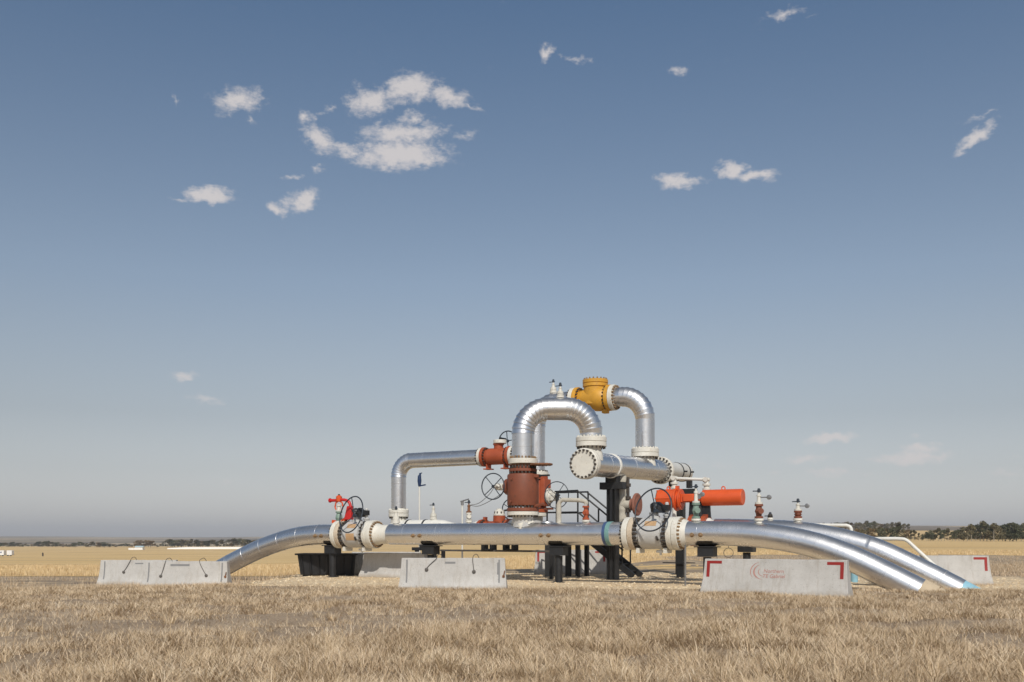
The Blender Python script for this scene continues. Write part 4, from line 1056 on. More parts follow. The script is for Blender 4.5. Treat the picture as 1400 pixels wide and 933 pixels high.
# thin dark strap hanging over the barrier behind the stairs
# faded logo and lettering on the right barrier (illegible in the photo: same length and look)
def on_face(verts, xo, zo, sc, off=.004):
    out = []
    for (x, y) in verts:
        z = zo + y * sc; out.append(Vector((xo + x * sc, yatR(z) - off, z)))
    return out
def lettering(txt, xo, zo, size):
    cu = bpy.data.curves.new('lettering', 'FONT'); cu.body = txt; cu.size = 1.0; cu.shear = .15; cu.offset = .012; cu.resolution_u = 3
    tmp = bpy.data.objects.new('lettering', cu); COL.objects.link(tmp)
    dg = bpy.context.evaluated_depsgraph_get(); me = bpy.data.meshes.new_from_object(tmp.evaluated_get(dg))
    vs = [(v.co.x, v.co.y) for v in me.vertices]; fs = [list(p.vertices) for p in me.polygons]
    bpy.data.objects.remove(tmp); bpy.data.meshes.remove(me)
    mb = MB(); mb.add(on_face(vs, xo, zo, size), fs)
    return mb.build('lettering', M['faded'], bR, org=Vector())
lettering('Northern', -.215, .525, .118)
lettering('TE Gabriel', -.235, .41, .118)
mb = MB()
for (r0, cx, a0, a1, w) in ((.30, 0, 110, 215, .020), (.22, .0, 115, 262, .036), (.13, .02, 130, 275, .016)):
    pts_o = []; pts_i = []
    for i in range(25):
        a = R(a0 + (a1 - a0) * i / 24); ww = w * math.sin(math.pi * (i + .6) / 25.2) + .004
        pts_o.append(((r0 + ww / 2) * math.cos(a) * 1.25 + cx, (r0 + ww / 2) * math.sin(a))); pts_i.append(((r0 - ww / 2) * math.cos(a) * 1.25 + cx, (r0 - ww / 2) * math.sin(a)))
    vs = on_face(pts_o + pts_i, -.22, .545, .78); mb.add(vs, [[i, i + 1, 25 + i + 1, 25 + i] for i in range(24)])
mb.build('logo', M['faded'], bR, org=Vector())

# ================================================================== GROUND SHEETS
def polar_sheet(name, Ys, k0, k1, nk, mat, zoff=0.0, edge=None):
    ks = np.linspace(k0, k1, nk)
    Yg, Kg = np.meshgrid(Ys, ks, indexing='ij')
    Xg = Yg * Kg
    Zg = gz(Xg, Yg) + zoff
    vs = np.stack([Xg, Yg, Zg], -1).reshape(-1, 3)
    ny = len(Ys)
    idx = np.arange(ny * nk).reshape(ny, nk)
    fs = np.stack([idx[:-1, :-1], idx[:-1, 1:], idx[1:, 1:], idx[1:, :-1]], -1).reshape(-1, 4)
    me = bpy.data.meshes.new(name); me.from_pydata(vs.tolist(), [], fs.tolist()); me.materials.append(mat)
    me.polygons.foreach_set('use_smooth', [True] * len(fs)); me.update()
    ob = bpy.data.objects.new(name, me); COL.objects.link(ob)
    return structure(ob)

def ground_mat():
    m, nt, b = new_mat('dry_soil')
    c = ramp(nt, noise(nt, 0.9, 8, 0.65), [(0.3, (0.23, 0.165, 0.11)), (0.55, (0.37, 0.275, 0.185)), (0.75, (0.52, 0.395, 0.265))])
    sp_ = ramp(nt, noise(nt, 26, 5, 0.7), [(0.4, 0), (0.65, 1)])
    mm = nt.nodes.new('ShaderNodeMath'); mm.operation = 'MULTIPLY'; mm.inputs[1].default_value = .5; nt.links.new(sp_, mm.inputs[0])
    c = mix_rgb(nt, mm.outputs[0], c, (0.56, 0.45, 0.33))
    nt.links.new(c, b.inputs['Base Color']); b.inputs['Roughness'].default_value = 1
    bump(nt, b, noise(nt, 14, 8, 0.7), 0.8, 0.08)
    return m
def gravel_mat():
    m, nt, b = new_mat('tan_gravel')
    tc = nt.nodes.new('ShaderNodeTexCoord'); vo = nt.nodes.new('ShaderNodeTexVoronoi'); vo.inputs['Scale'].default_value = 16
    nt.links.new(tc.outputs['Object'], vo.inputs['Vector'])
    hs = nt.nodes.new('ShaderNodeSeparateColor'); nt.links.new(vo.outputs['Color'], hs.inputs[0])
    c = ramp(nt, hs.outputs[0], [(0.0, (0.46, 0.33, 0.19)), (0.45, (0.70, 0.53, 0.33)), (1.0, (0.84, 0.70, 0.49))])
    c = mix_rgb(nt, ramp(nt, noise(nt, .7, 5), [(.45, 0), (.7, .5)]), c, (0.48, 0.36, 0.23))
    nt.links.new(c, b.inputs['Base Color']); b.inputs['Roughness'].default_value = 1
    bump(nt, b, vo.outputs['Distance'], 0.9, 0.04)
    return m
def field_mat():
    m, nt, b = new_mat('golden_stubble')
    c = ramp(nt, noise(nt, 0.05, 6, 0.6, stretch=(.4, 1.6, 1)), [(0.3, (0.58, 0.39, 0.165)), (0.5, (0.70, 0.485, 0.215)), (0.7, (0.76, 0.555, 0.28))])
    c = mix_rgb(nt, ramp(nt, noise(nt, 2.4, 6, .75), [(.42, 0), (.75, .5)]), c, (0.40, 0.27, 0.125))
    # bare dark soil strips
    f = noise(nt, 0.028, 4, .55, stretch=(.25, 1.9, 1))
    c = mix_rgb(nt, ramp(nt, f, [(.60, 0), (.66, .75)]), c, (0.235, 0.17, 0.115))
    nt.links.new(c, b.inputs['Base Color']); b.inputs['Roughness'].default_value = 1
    bump(nt, b, noise(nt, 3, 6, .7), 0.7, .2)
    return m
def hill_mat():
    m, nt, b = new_mat('far_farmland')
    tc = nt.nodes.new('ShaderNodeTexCoord'); mp = nt.nodes.new('ShaderNodeMapping'); mp.inputs['Scale'].default_value = (.0016, .0011, .001)
    nt.links.new(tc.outputs['Object'], mp.inputs[0])
    vo = nt.nodes.new('ShaderNodeTexVoronoi'); vo.inputs['Scale'].default_value = 1.0; vo.distance = 'CHEBYCHEV'; nt.links.new(mp.outputs[0], vo.inputs['Vector'])
    hs = nt.nodes.new('ShaderNodeSeparateColor'); nt.links.new(vo.outputs['Color'], hs.inputs[0])
    c = ramp(nt, hs.outputs[0], [(0, (.14, .11, .08)), (.3, (.25, .19, .13)), (.55, (.52, .40, .24)), (.8, (.20, .16, .11)), (1, (.58, .46, .30))])
    w = ramp(nt, noise(nt, .0034, 7, .7, stretch=(.5, 1, 1)), [(.52, 0), (.60, .85)])
    c = mix_rgb(nt, w, c, (.06, .062, .045))
    nt.links.new(c, b.inputs['Base Color']); b.inputs['Roughness'].default_value = 1
    return m
def darksoil_mat():
    m, nt, b = new_mat('dark_bare_soil')
    c = ramp(nt, noise(nt, 1.2, 8, .7, stretch=(.5, 1, 1)), [(.34, (.18, .135, .095)), (.5, (.34, .26, .18)), (.64, (.56, .43, .27))])
    nt.links.new(c, b.inputs['Base Color']); b.inputs['Roughness'].default_value = 1
    bump(nt, b, noise(nt, 6, 7, .7), .9, .1)
    return m

Y0 = np.concatenate([np.linspace(-6, 6, 8)[:-1], np.linspace(6, 26, 190)[:-1], np.linspace(26, 56, 70)])
nearY = Y0
def cart_sheet(name, X, Y, mat, zoff=0.0, mask=None):
    Yg, Xg = np.meshgrid(Y, X, indexing='ij'); Zg = gz(Xg, Yg) + zoff
    vs = np.stack([Xg, Yg, Zg], -1).reshape(-1, 3); idx = np.arange(len(X) * len(Y)).reshape(len(Y), len(X))
    fs = np.stack([idx[:-1, :-1], idx[:-1, 1:], idx[1:, 1:], idx[1:, :-1]], -1).reshape(-1, 4)
    if mask is not None:
        cx = Xg.reshape(-1)[fs].mean(1); cy = Yg.reshape(-1)[fs].mean(1)
        fs = fs[mask(cx, cy)]
        used = np.unique(fs); re = np.full(len(vs), -1); re[used] = np.arange(len(used)); vs = vs[used]; fs = re[fs]
    me = bpy.data.meshes.new(name); me.from_pydata(vs.tolist(), [], fs.tolist()); me.materials.append(mat)
    me.polygons.foreach_set('use_smooth', [True] * len(fs)); me.update()
    ob = bpy.data.objects.new(name, me); COL.objects.link(ob)
    return structure(ob)

MG, MGR, MF, MH, MDS = ground_mat(), gravel_mat(), field_mat(), hill_mat(), darksoil_mat()
farY = np.concatenate([np.linspace(56, 200, 60), np.geomspace(205, 1500, 60)])
cart_sheet('ground', np.linspace(-46, 46, 620), Y0, MG)
polar_sheet('stubble_field', np.concatenate([np.linspace(39, 56, 18)[:-1], farY]), -.95, .95, 220, MF, 0.010)
polar_sheet('hills', np.geomspace(1480, 9000, 70), -1.1, 1.1, 240, MH, -.05)
# wider surround so the ground also reaches the horizon beside and behind
def surround():
    vs = []; fs = []
    ang = np.linspace(0, 2 * math.pi, 97)[:-1]; rr_ = [1, 30, 60, 150, 500, 1500, 4000, 9500]
    for r_ in rr_:
        for a in ang:
            vs.append((r_ * math.sin(a), r_ * math.cos(a), -.6 - (9.5 if r_ > 80 else 2 if r_ > 50 else 0)))
    for i in range(len(rr_) - 1):
        for k in range(96):
            k2 = (k + 1) % 96; fs.append([i * 96 + k, (i + 1) * 96 + k, (i + 1) * 96 + k2, i * 96 + k2])
    me = bpy.data.meshes.new('terrain'); me.from_pydata(vs, [], fs); me.materials.append(MF); me.update()
    o = bpy.data.objects.new('terrain', me); COL.objects.link(o); structure(o)
surround()

def wob(x, s=1.0, p=0.0):
    return s * (np.sin(x * 1.3 + p) * .5 + np.sin(x * 3.1 + p * 2) * .3 + np.sin(x * 7.3 + p) * .2)
def pad_mask(x, y):
    front = 25.1 - .05 * x + wob(x, .35); back = 38.5 + wob(x, .8, 2) - .08 * x
    lft = -9.3 + wob(y, .5, 1); rgt = 16.5 + wob(y, .6, 3)
    return (y > front) & (y < back) & (x > lft) & (x < rgt)
cart_sheet('gravel_pad', np.linspace(-11, 18, 200), np.linspace(24, 41, 140), MGR, .006, pad_mask)
def dark_r(x, y):
    return (x > 10 + wob(y, 1.2)) & (y > 38 + wob(x, .9, 2) - (x - 10) * .2) & (y < 78 + wob(x * .3, 5)) & (y > pad_back(x))
def pad_back(x):
    return 38.7 + wob(x, .8, 2) - .08 * x
cart_sheet('bare_soil', np.linspace(8, 60, 160), np.linspace(30, 86, 150), MDS, .014, dark_r)
def dark_l(x, y):
    return (x < -8.2 + wob(y, .8)) & (y > 29 + wob(x, .8, 1)) & (y < 37 + wob(x, 1.2, 4))
cart_sheet('bare_soil', np.linspace(-40, -7, 130), np.linspace(26, 40, 70), MDS, .009, dark_l)
def dark_m(x, y):
    return (x > -9) & (x < 12) & (y > 38.2 + wob(x, .8, 2) - .08 * x) & (y < 43.5 + wob(x, 1.1, 5) + 5.0 * np.exp(-((x - 7.6) / 2.6) ** 2))
cart_sheet('bare_soil', np.linspace(-10, 13, 110), np.linspace(36, 52, 70), MDS, .012, dark_m)

# ================================================================== GRASS
def vnoise(x, y, s, seed):
    r_ = np.random.default_rng(seed); G = r_.random((256, 256))
    xs = x / s; ys = y / s; xi = np.floor(xs).astype(int); yi = np.floor(ys).astype(int); fx = xs - xi; fy = ys - yi
    fx = fx * fx * (3 - 2 * fx); fy = fy * fy * (3 - 2 * fy)
    g = lambda a, b: G[a % 256, b % 256]
    return (g(xi, yi) * (1 - fx) + g(xi + 1, yi) * fx) * (1 - fy) + (g(xi, yi + 1) * (1 - fx) + g(xi + 1, yi + 1) * fx) * fy

def blades(name, X, Y, L, lean, az, wid, mat, z0=None):
    """curved three-segment blades: lean = tilt from vertical at the tip (radians)"""
    n = len(X); Z = gz(X, Y) if z0 is None else z0
    dx, dy = np.cos(az), np.sin(az); sx, sy = -dy, dx
    vs = np.zeros((n, 7, 3)); px_, pz_ = np.zeros(n), np.zeros(n)
    segs = 3
    for s_ in range(segs + 1):
        f = s_ / segs; w = wid * (1 - f) ** .7 / 2
        cx = X + dx * px_; cy = Y + dy * px_; cz = Z + pz_ - .01
        if s_ < segs:
            vs[:, 2 * s_] = np.stack([cx + sx * w, cy + sy * w, cz], -1); vs[:, 2 * s_ + 1] = np.stack([cx - sx * w, cy - sy * w, cz], -1)
        else:
            vs[:, 6] = np.stack([cx, cy, cz], -1)
        th = lean * (.35 + .65 * (f + .5 / segs)); px_ = px_ + np.sin(th) * L / segs; pz_ = pz_ + np.cos(th) * L / segs
    base = (np.arange(n) * 7)[:, None]
    q = np.concatenate([base + np.array([0, 1, 3, 2]), base + np.array([2, 3, 5, 4])], 1).reshape(-1, 4)
    t = base + np.array([4, 5, 6])
    me = bpy.data.meshes.new(name)
    nv = n * 7; nq = len(q); ntri = n
    me.vertices.add(nv); me.vertices.foreach_set('co', vs.reshape(-1).astype(np.float32))
    me.loops.add(nq * 4 + ntri * 3); me.loops.foreach_set('vertex_index', np.concatenate([q.reshape(-1), t.reshape(-1)]).astype(np.int32))
    me.polygons.add(nq + ntri)
    me.polygons.foreach_set('loop_start', np.concatenate([np.arange(nq) * 4, nq * 4 + np.arange(ntri) * 3]).astype(np.int32))
    me.polygons.foreach_set('use_smooth', np.ones(nq + ntri, bool))
    me.materials.append(mat); me.update(calc_edges=True)
    ob = bpy.data.objects.new(name, me); COL.objects.link(ob)
    return structure(ob, 'stuff')

def grass_mat(name, stops):
    m, nt, b = new_mat(name)
    g = nt.nodes.new('ShaderNodeNewGeometry')
    c = ramp(nt, g.outputs['Random Per Island'], stops)
    big = ramp(nt, noise(nt, .55, 4, .6), [(.35, 0), (.65, .55)])
    c = mix_rgb(nt, big, c, (.50, .365, .225))
    nt.links.new(c, b.inputs['Base Color']); b.inputs['Roughness'].default_value = .75
    b.inputs['Specular IOR Level'].default_value = .25
    return m
GM = grass_mat('dry_grass', [(0, (.28, .18, .10)), (.25, (.48, .35, .22)), (.6, (.64, .49, .33)), (.9, (.79, .65, .47)), (1, (.87, .76, .59))])
GT = grass_mat('pale_grass', [(0, (.36, .25, .135)), (.25, (.58, .435, .265)), (.6, (.74, .58, .385)), (.9, (.85, .71, .51)), (1, (.90, .79, .61))])
GM2 = grass_mat('golden_straw', [(0, (.48, .34, .17)), (.5, (.70, .53, .29)), (1, (.80, .64, .40))])

def cone_pts(n, y0, y1, pw=1.0):
    y = y0 + (y1 - y0) * rng.random(n) ** pw; x = (rng.random(n) * 2 - 1) * (y * .56 + 1.2)
    return x, y
# sparse patches: bare ground where the low noise dips (left and along worn strips)
def cover(x, y):
    c = .55 * vnoise(x * .7 + 50, y * 1.5 + 50, 1.7, 3) + .45 * vnoise(x + 90, y * 1.6 + 10, .6, 4)
    bare = np.exp(-(((x + 6.0) / 4.6) ** 2 + ((y - 14.6) / 2.6) ** 2)) * .42 + .12 * np.exp(-(((x - 1.5) / 4.0) ** 2 + ((y - 16.5) / 1.8) ** 2)) + .14 * np.exp(-(((x - 9.5) / 3.0) ** 2 + ((y - 17.5) / 1.5) ** 2))
    return c - bare
front_edge = lambda x: 25.15 - .05 * x
far_h = lambda y: 1 - .62 * sm(13, 23, y)
# thatch: matted, lying flat
x, y = cone_pts(420000, 6.5, 27.0, 1.1)
cv_ = cover(x, y); edge = np.where(x < -9, 29.5, front_edge(x) + wob(x, .5, 6))
keep = (rng.random(len(x)) < np.clip((cv_ - .19) * 3.2, .20, 1)) & (y < edge)
x, y, cv_ = x[keep], y[keep], cv_[keep]; n = len(x)
half = rng.random(n) < .30 + .3 * sm(16, 24, y)
comb = lambda a, b: 12.6 * vnoise(a + 70, b + 40, .55, 21) + rng.normal(0, 1.5, len(a))
for sel, mt_ in ((half, GT), (~half, GM)):
    xs_, ys_, cs_ = x[sel], y[sel], cv_[sel]; n = len(xs_)
    blades('grass', xs_, ys_, (.09 + .22 * rng.random(n)) * (.55 + .7 * cs_) * (.5 + .5 * far_h(ys_)), R(72) + R(34) * rng.random(n), comb(xs_, ys_), 0.0028 + .0036 * rng.random(n) + .00013 * ys_, mt_, gz(xs_, ys_) + .05 * rng.random(n) * cs_)
# tufts: blades fan out from a crown and arch over
def tufts(count, y1, lmin, lmax, cmin, cmax, spread, thr, seed_p):
    tx, ty = cone_pts(count, 6.6, y1, 1.1)
    cv_ = cover(tx, ty); k_ = (rng.random(count) < np.clip((cv_ - thr) * 3.2, .04, 1)) & (ty < np.where(tx < -9, 28.5, front_edge(tx) - .45))
    tx, ty = tx[k_], ty[k_]; cnt = rng.integers(cmin, cmax, len(tx)); size = (lmin + (lmax - lmin) * rng.random(len(tx)) ** 1.8) * far_h(ty) * (.55 + .75 * vnoise(tx + 33, ty + 12, 2.2, 31))
    X = np.repeat(tx, cnt); Yb = np.repeat(ty, cnt); sz = np.repeat(size, cnt); n = len(X)
    flow = np.repeat(12.6 * vnoise(tx + 70, ty + 40, .55, 21), cnt); wind = np.repeat(rng.random(len(tx)) * .45, cnt)
    a_ = rng.random(n) * 6.283; r_ = .05 * np.sqrt(rng.random(n)) * (sz / .15)
    az = np.where(rng.random(n) < wind, flow + rng.normal(0, .8, n), a_ + rng.normal(0, .35, n))
    blades('grass', X + np.cos(a_) * r_, Yb + np.sin(a_) * r_, sz * (.5 + .8 * rng.random(n)), R(spread) + R(58) * rng.random(n), az, .0026 + .0034 * rng.random(n) + .00013 * Yb, GT)
tufts(3000, 26.6, .12, .24, 16, 46, 46, .34, 0)
tufts(1300, 22, .18, .40, 40, 110, 44, .40, 1)
n = 600; x, y = cone_pts(n, 6.6, 20, 1.3); blades('grass', x, y, (.16 + .2 * rng.random(n)) * far_h(y), R(5) + R(45) * rng.random(n), rng.random(n) * 6.283, .004 + .003 * rng.random(n), GT)
# tall bank of grass in front of the left barriers and along barrier feet
X = rng.normal(-8.0, 2.4, 16000); Yb = 26.6 + rng.normal(0, .9, 16000)
ok = (Yb < 28.6) & (X < -7.7 + .3 * rng.random(16000)) & (X > -12.5); X, Yb = X[ok], Yb[ok]; n = len(X)
blades('grass', X, Yb, .07 + .15 * rng.random(n), R(15) + R(65) * rng.random(n), rng.random(n) * 6.283, .007 + .004 * rng.random(n), GM)
segs_ = [((620 - 700) / 54.6, 24.9, R(-1.5), 2.72), (6.0, 22.75, R(-30), 3.38), ((1277 - 700) / 49.5, 27.6, R(-4), 3.1)]
for (mx, my, an, L_) in segs_:
    u = (rng.random(1500) - .5) * (L_ + .3); v_ = -.34 - .3 * rng.random(1500) ** 2
    X = mx + u * math.cos(an) - v_ * math.sin(an); Yb = my + u * math.sin(an) + v_ * math.cos(an)
    blades('grass', X, Yb, .03 + .08 * rng.random(1500), R(10) + R(55) * rng.random(1500), rng.random(1500) * 6.283, .006 + .003 * rng.random(1500), GM)
# field stubble stalks in the nearer field and thin weeds on the soil strips
n = 90000; y = 40 + 70 * rng.random(n) ** 1.6; x = (rng.random(n) * 2 - 1) * y * .58
row = np.round(y / .35) * .35 + rng.normal(0, .05, n)
m_ = ~(dark_r(x, row) | dark_m(x, row)); x, row = x[m_], row[m_]; n = len(x)
blades('stubble', x, row, .10 + .14 * rng.random(n), R(5) + R(35) * rng.random(n), rng.random(n) * 6.283, .012 + .0003 * row, GM2)
n = 46000; x = 9 + 40 * rng.random(n); y = 30 + 45 * rng.random(n); m_ = (dark_r(x, y)) & (vnoise(x, y, 2.5, 9) > .36); x, y = x[m_], y[m_]; n = len(x)
blades('grass', x, y, .08 + .14 * rng.random(n), R(10) + R(50) * rng.random(n), rng.random(n) * 6.283, .012 + 0 * x, GM)
n = 26000; x = -38 + 30 * rng.random(n); y = 27 + 11 * rng.random(n); m_ = vnoise(x, y, 1.6, 12) > .45; x, y = x[m_], y[m_]; n = len(x)
blades('grass', x, y, .08 + .16 * rng.random(n), R(10) + R(55) * rng.random(n), rng.random(n) * 6.283, .010 + 0 * x, GM)

n = 60000; x = 9 + 24 * rng.random(n); y = 30 + 19 * rng.random(n); m_ = ~pad_mask(x, y) & ((x > 12.5) | (y > 38)); x, y = x[m_], y[m_]; n = len(x)
blades('grass', x, y, .06 + .12 * rng.random(n), R(20) + R(60) * rng.random(n), rng.random(n) * 6.283, .010 + 0 * x, GM)

# loose stones on the gravel
n = 9000; x = -9 + 25 * rng.random(n); y = 24.8 + 13 * rng.random(n); m_ = pad_mask(x, y); x, y = x[m_], y[m_]; n = len(x); z = gz(x, y) + .006
s_ = .012 + .03 * rng.random(n) ** 2
oct_v = np.array([(1, 0, 0), (-1, 0, 0), (0, 1, 0), (0, -1, 0), (0, 0, .7), (0, 0, -.5)])
vs = np.stack([x, y, z], -1)[:, None] + oct_v[None] * s_[:, None, None] * (.6 + .8 * rng.random((n, 6, 1)))
fo = np.array([(0, 2, 4), (2, 1, 4), (1, 3, 4), (3, 0, 4), (2, 0, 5), (1, 2, 5), (3, 1, 5), (0, 3, 5)])
me = bpy.data.meshes.new('gravel'); me.from_pydata(vs.reshape(-1, 3).tolist(), [], ((np.arange(n) * 6)[:, None, None] + fo[None]).reshape(-1, 3).tolist())
def stone_mat():
    m, nt, b = new_mat('loose_stones'); g = nt.nodes.new('ShaderNodeNewGeometry')
    nt.links.new(ramp(nt, g.outputs['Random Per Island'], [(0, (.42, .30, .17)), (.5, (.64, .48, .29)), (1, (.82, .70, .50))]), b.inputs['Base Color']); b.inputs['Roughness'].default_value = .9
    return m
me.materials.append(stone_mat()); me.update(); structure(bpy.data.objects.new('gravel', me), 'stuff'); COL.objects.link(bpy.data.objects['gravel'])

# ================================================================== TREES
def leaf_mat(name, cols):
    m, nt, b = new_mat(name); g = nt.nodes.new('ShaderNodeNewGeometry')
    c = ramp(nt, g.outputs['Random Per Island'], [(i / (len(cols) - 1), c_) for i, c_ in enumerate(cols)])
    nt.links.new(c, b.inputs['Base Color']); b.inputs['Roughness'].default_value = .8; b.inputs['Specular IOR Level'].default_value = .2
    return m
LM = [leaf_mat('dark_green_leaves', [(.034, .040, .022), (.075, .080, .042), (.13, .125, .068)]),
      leaf_mat('olive_leaves', [(.06, .056, .030), (.13, .113, .06), (.20, .165, .09)]),
      leaf_mat('autumn_leaves', [(.09, .062, .028), (.16, .11, .05), (.23, .155, .07)])]
BARK = paint('bark', (.36, .32, .26), .9, .3, 3)
def tree_proto(kind, h, w, n, seed, low=.12):
    r_ = random.Random(seed)
    root = bpy.data.objects.new('tree', None)
    tk = MB(); pts = [Vector((r_.uniform(-.1, .1) * i * .3, r_.uniform(-.1, .1) * i * .3, h * .8 * i / 5)) for i in range(6)]
    tk.tube(pts, [.16 * h / 10 * (1 - i / 6.5) + .03 for i in range(6)], 7)
    for k in range(5):
        b_ = pts[1 + k % 4]; a = r_.uniform(0, 6.28); e = b_ + Vector((math.cos(a) * w * .35, math.sin(a) * w * .35, h * .22)); tk.tube([b_, (b_ + e) / 2 + ZV * .1, e], [.07, .05, .02], 5)
    cl_ = [(Vector((r_.gauss(0, w * .20), r_.gauss(0, w * .20), h * (low + .18 + .62 * r_.random()))), r_.uniform(.16, .30) * w) for _ in range(9)] + [(Vector((0, 0, h * .80)), w * .2)]
    lv = MB()
    for i in range(n):
        c_, rad = r_.choice(cl_)
        d_ = Vector((r_.gauss(0, 1), r_.gauss(0, 1), r_.gauss(0, .9))).normalized() * rad * r_.random() ** .45
        p = c_ + d_; s_ = r_.uniform(.22, .5) * h / 11
        u = Vector((r_.gauss(0, 1), r_.gauss(0, 1), r_.gauss(0, 1))).normalized(); v_ = u.orthogonal().normalized()
        lv.add([p + u * s_, p + v_ * s_ * .8, p - u * s_, p - v_ * s_ * .8], [[0, 1, 2, 3]])
    return (root, tk, lv, LM[kind])
protos = []
KIND = ['dark green', 'olive', 'yellow-brown']
for i, (k, h, w, n) in enumerate(((0, 11, 6.5, 900), (1, 12, 6, 900), (0, 13, 7.5, 1000), (1, 9, 6.5, 800), (2, 10, 5, 600), (0, 9, 7, 900), (2, 7, 5, 500))):
    root, tk, lv, lm = tree_proto(k, h, w, n, 40 + i, (.12, .16, .05, .02, .10, .02, .02)[i])
    tkm = tk.build('trunk', BARK); lvm = lv.build('crown', lm)
    protos.append((k, h, tkm.data, lvm.data)); bpy.data.objects.remove(tkm); bpy.data.objects.remove(lvm)
def plant(px, Y, base_py, top_py, pi, where, group, sw=1.0):
    k, h, tm, lm_ = protos[pi]
    X = (px - 700) / F * Y; z = g1(X, Y) - .1
    sc = ((HZ - top_py) / F * Y + CAMZ - z) / h
    r_ = bpy.data.objects.new('tree', None); COL.objects.link(r_); r_.location = (X, Y, z); r_.rotation_euler = (0, 0, random.uniform(0, 6.28)); r_.scale = (sc * sw, sc * sw, sc)
    tag(r_, KIND[k] + ' ' + where, 'tree', group + ', ' + KIND[k])
    for nm, me_ in (('trunk', tm), ('crown', lm_)):
        o = bpy.data.objects.new(nm, me_); COL.objects.link(o); o.parent = r_
# right hand row: two ragged depths
prof_x = [1128, 1160, 1175, 1200, 1230, 1250, 1262, 1272, 1290, 1308, 1318, 1335, 1350, 1370, 1385, 1400, 1440]
prof_y = [731, 724, 722, 721, 717, 724, 729, 723, 723, 723, 717, 715, 713, 714, 710.5, 712, 713]
x = 1128
while x < 1440:
    tp_ = float(np.interp(x, prof_x, prof_y)) + random.uniform(-1.0, 3.5)
    if True:
        pi = random.choice([0, 1, 2, 5, 3] if x > 1300 else [1, 4, 3, 0, 1, 5])
        plant(x, 575 + random.uniform(-12, 22) - (x - 1128) * .25, 741, tp_, pi, 'tree in the long tree row beyond the right field', 'trees in the right tree row')
    x += random.uniform(4.0, 6.5)
x = 1120
while x < 1440:
    if True:
        plant(x, 600 + random.uniform(0, 20), 741, random.uniform(730, 735) if x < 1310 else random.uniform(724, 731), random.choice([5, 3, 6, 0]), 'low tree filling the right tree row', 'low trees in the right tree row', 1.5)
    x += random.uniform(3.5, 6)
x = 1120
while x < 1245:
    plant(x, 1250 + random.uniform(-40, 60), 722, 713.5 + random.uniform(-1.5, 2) + max(0, (x - 1215) * .12) + max(0, (1150 - x) * .04), random.choice([1, 1, 3, 4, 0]), 'tree of the distant wood above the right tree row', 'trees of the distant wood on the right', 1.25)
    x += random.uniform(4, 6.5)
# left hedge line
CLUMP = ((-15, 30, 741.5), (48, 82, 740.0), (98, 150, 741.5), (186, 208, 738.0), (228, 262, 737.5), (268, 306, 739.0), (310, 352, 737.0), (360, 430, 738))
x = -15
while x < 430:
    tp_ = 743.8 + random.uniform(-.8, 1.2)
    for (c0_, c1_, ct_) in CLUMP:
        if c0_ <= x <= c1_:
            tp_ = ct_ + random.uniform(-.8, 1.6)
    base_ = 748.5 - .010 * max(x, 0)
    pi_ = random.choice([0, 1, 5, 3, 1, 0, 1, 3]) if not (186 < x < 208 or random.random() < .14) else random.choice([4, 6])
    plant(x, 1370 + random.uniform(-60, 60), base_, tp_, pi_, 'bushy tree in the far hedge line beyond the left field', 'trees in the left hedge line', random.uniform(1.5, 2.2))
    x += random.uniform(2.6, 4.6)

# ================================================================== FAR WHITE THINGS
MW = paint('white_bodywork', (.78, .78, .77), .4, .06, .8)
def trailer(px, Y, w, h, label, nwin, slope=0):
    X = (px - 700) / F * Y; z = g1(X, Y); b = Vector((X, Y, z))
    r_ = thing('trailer', label, 'trailer', b, None)
    mb = MB(); mb.box(b + ZV * (h * .58), (w, 2.2, h * .8)); mb.build('body', MW, r_, bev=.08)
    for s_ in (-1, 1):
        mb = MB(); q = b + Vector((s_ * w * .28, -1.05, h * .16)); mb.cyl(q, q + Vector((0, .25, 0)), h * .16, 14); mb.build('wheel', M['plastic'], r_)
    for k in range(nwin):
        mb = MB(); mb.box(b + Vector(((k - (nwin - 1) / 2) * w * .4, -1.11, h * .66)), (w * .22, .03, h * .25)); mb.build('window', M['navy'], r_)
    mb = MB(); mb.bar(b + Vector((w / 2, 0, h * .25)), b + Vector((w / 2 + .9, 0, h * .22)), .12); mb.build('tow_bar', M['bolt'], r_)
trailer(3.0, 440, 2.5, 2.6, 'small white trailer in the left field, at the left edge of the view', 1)
trailer(14.2, 448, 2.3, 2.6, 'small white trailer in the left field, the right one of two', 0)
X, Y = (191 - 700) / F * 900, 900.; z = g1(X, Y); b = Vector((X, Y, z))
sh = thing('shed', 'small white shed with a pale blue roof far off in the left field', 'shed', b)
mb = MB(); mb.box(b + ZV * 1.2, (7, 5, 2.4)); mb.box(b + Vector((-7, 1, .8)), (6, 3, 1.6)); mb.build('wall', MW, sh)
mb = MB(); mb.add([b + Vector(p) for p in ((-3.8, -2.9, 2.4), (3.8, -2.9, 2.4), (3.8, 2.9, 2.4), (-3.8, 2.9, 2.4), (-3.8, 0, 3.6), (3.8, 0, 3.6))], [[0, 1, 5, 4], [2, 3, 4, 5], [0, 4, 3], [1, 2, 5], [0, 3, 2, 1]]); mb.build('roof', paint('pale_blue_roof', (.45, .58, .62), .5), sh)
X0, X1, Y = (229 - 700) / F * 980, (330 - 700) / F * 980, 980.
mb = MB(); za_ = g1(X0, Y)
pts = [Vector((X0 + (X1 - X0) * i / 12, Y + i * .6, g1(X0 + (X1 - X0) * i / 12, Y) + .1)) for i in range(13)]
mb.tube(pts, [1.0 + 1.1 * min(1, i / 3) for i in range(13)], 14)
tag(mb.build('covered_row', paint('white_plastic_sheet', (.80, .77, .72), .5, .05), org=pts[0]), 'long low white covered strip lying across the far left field', 'covered strip')
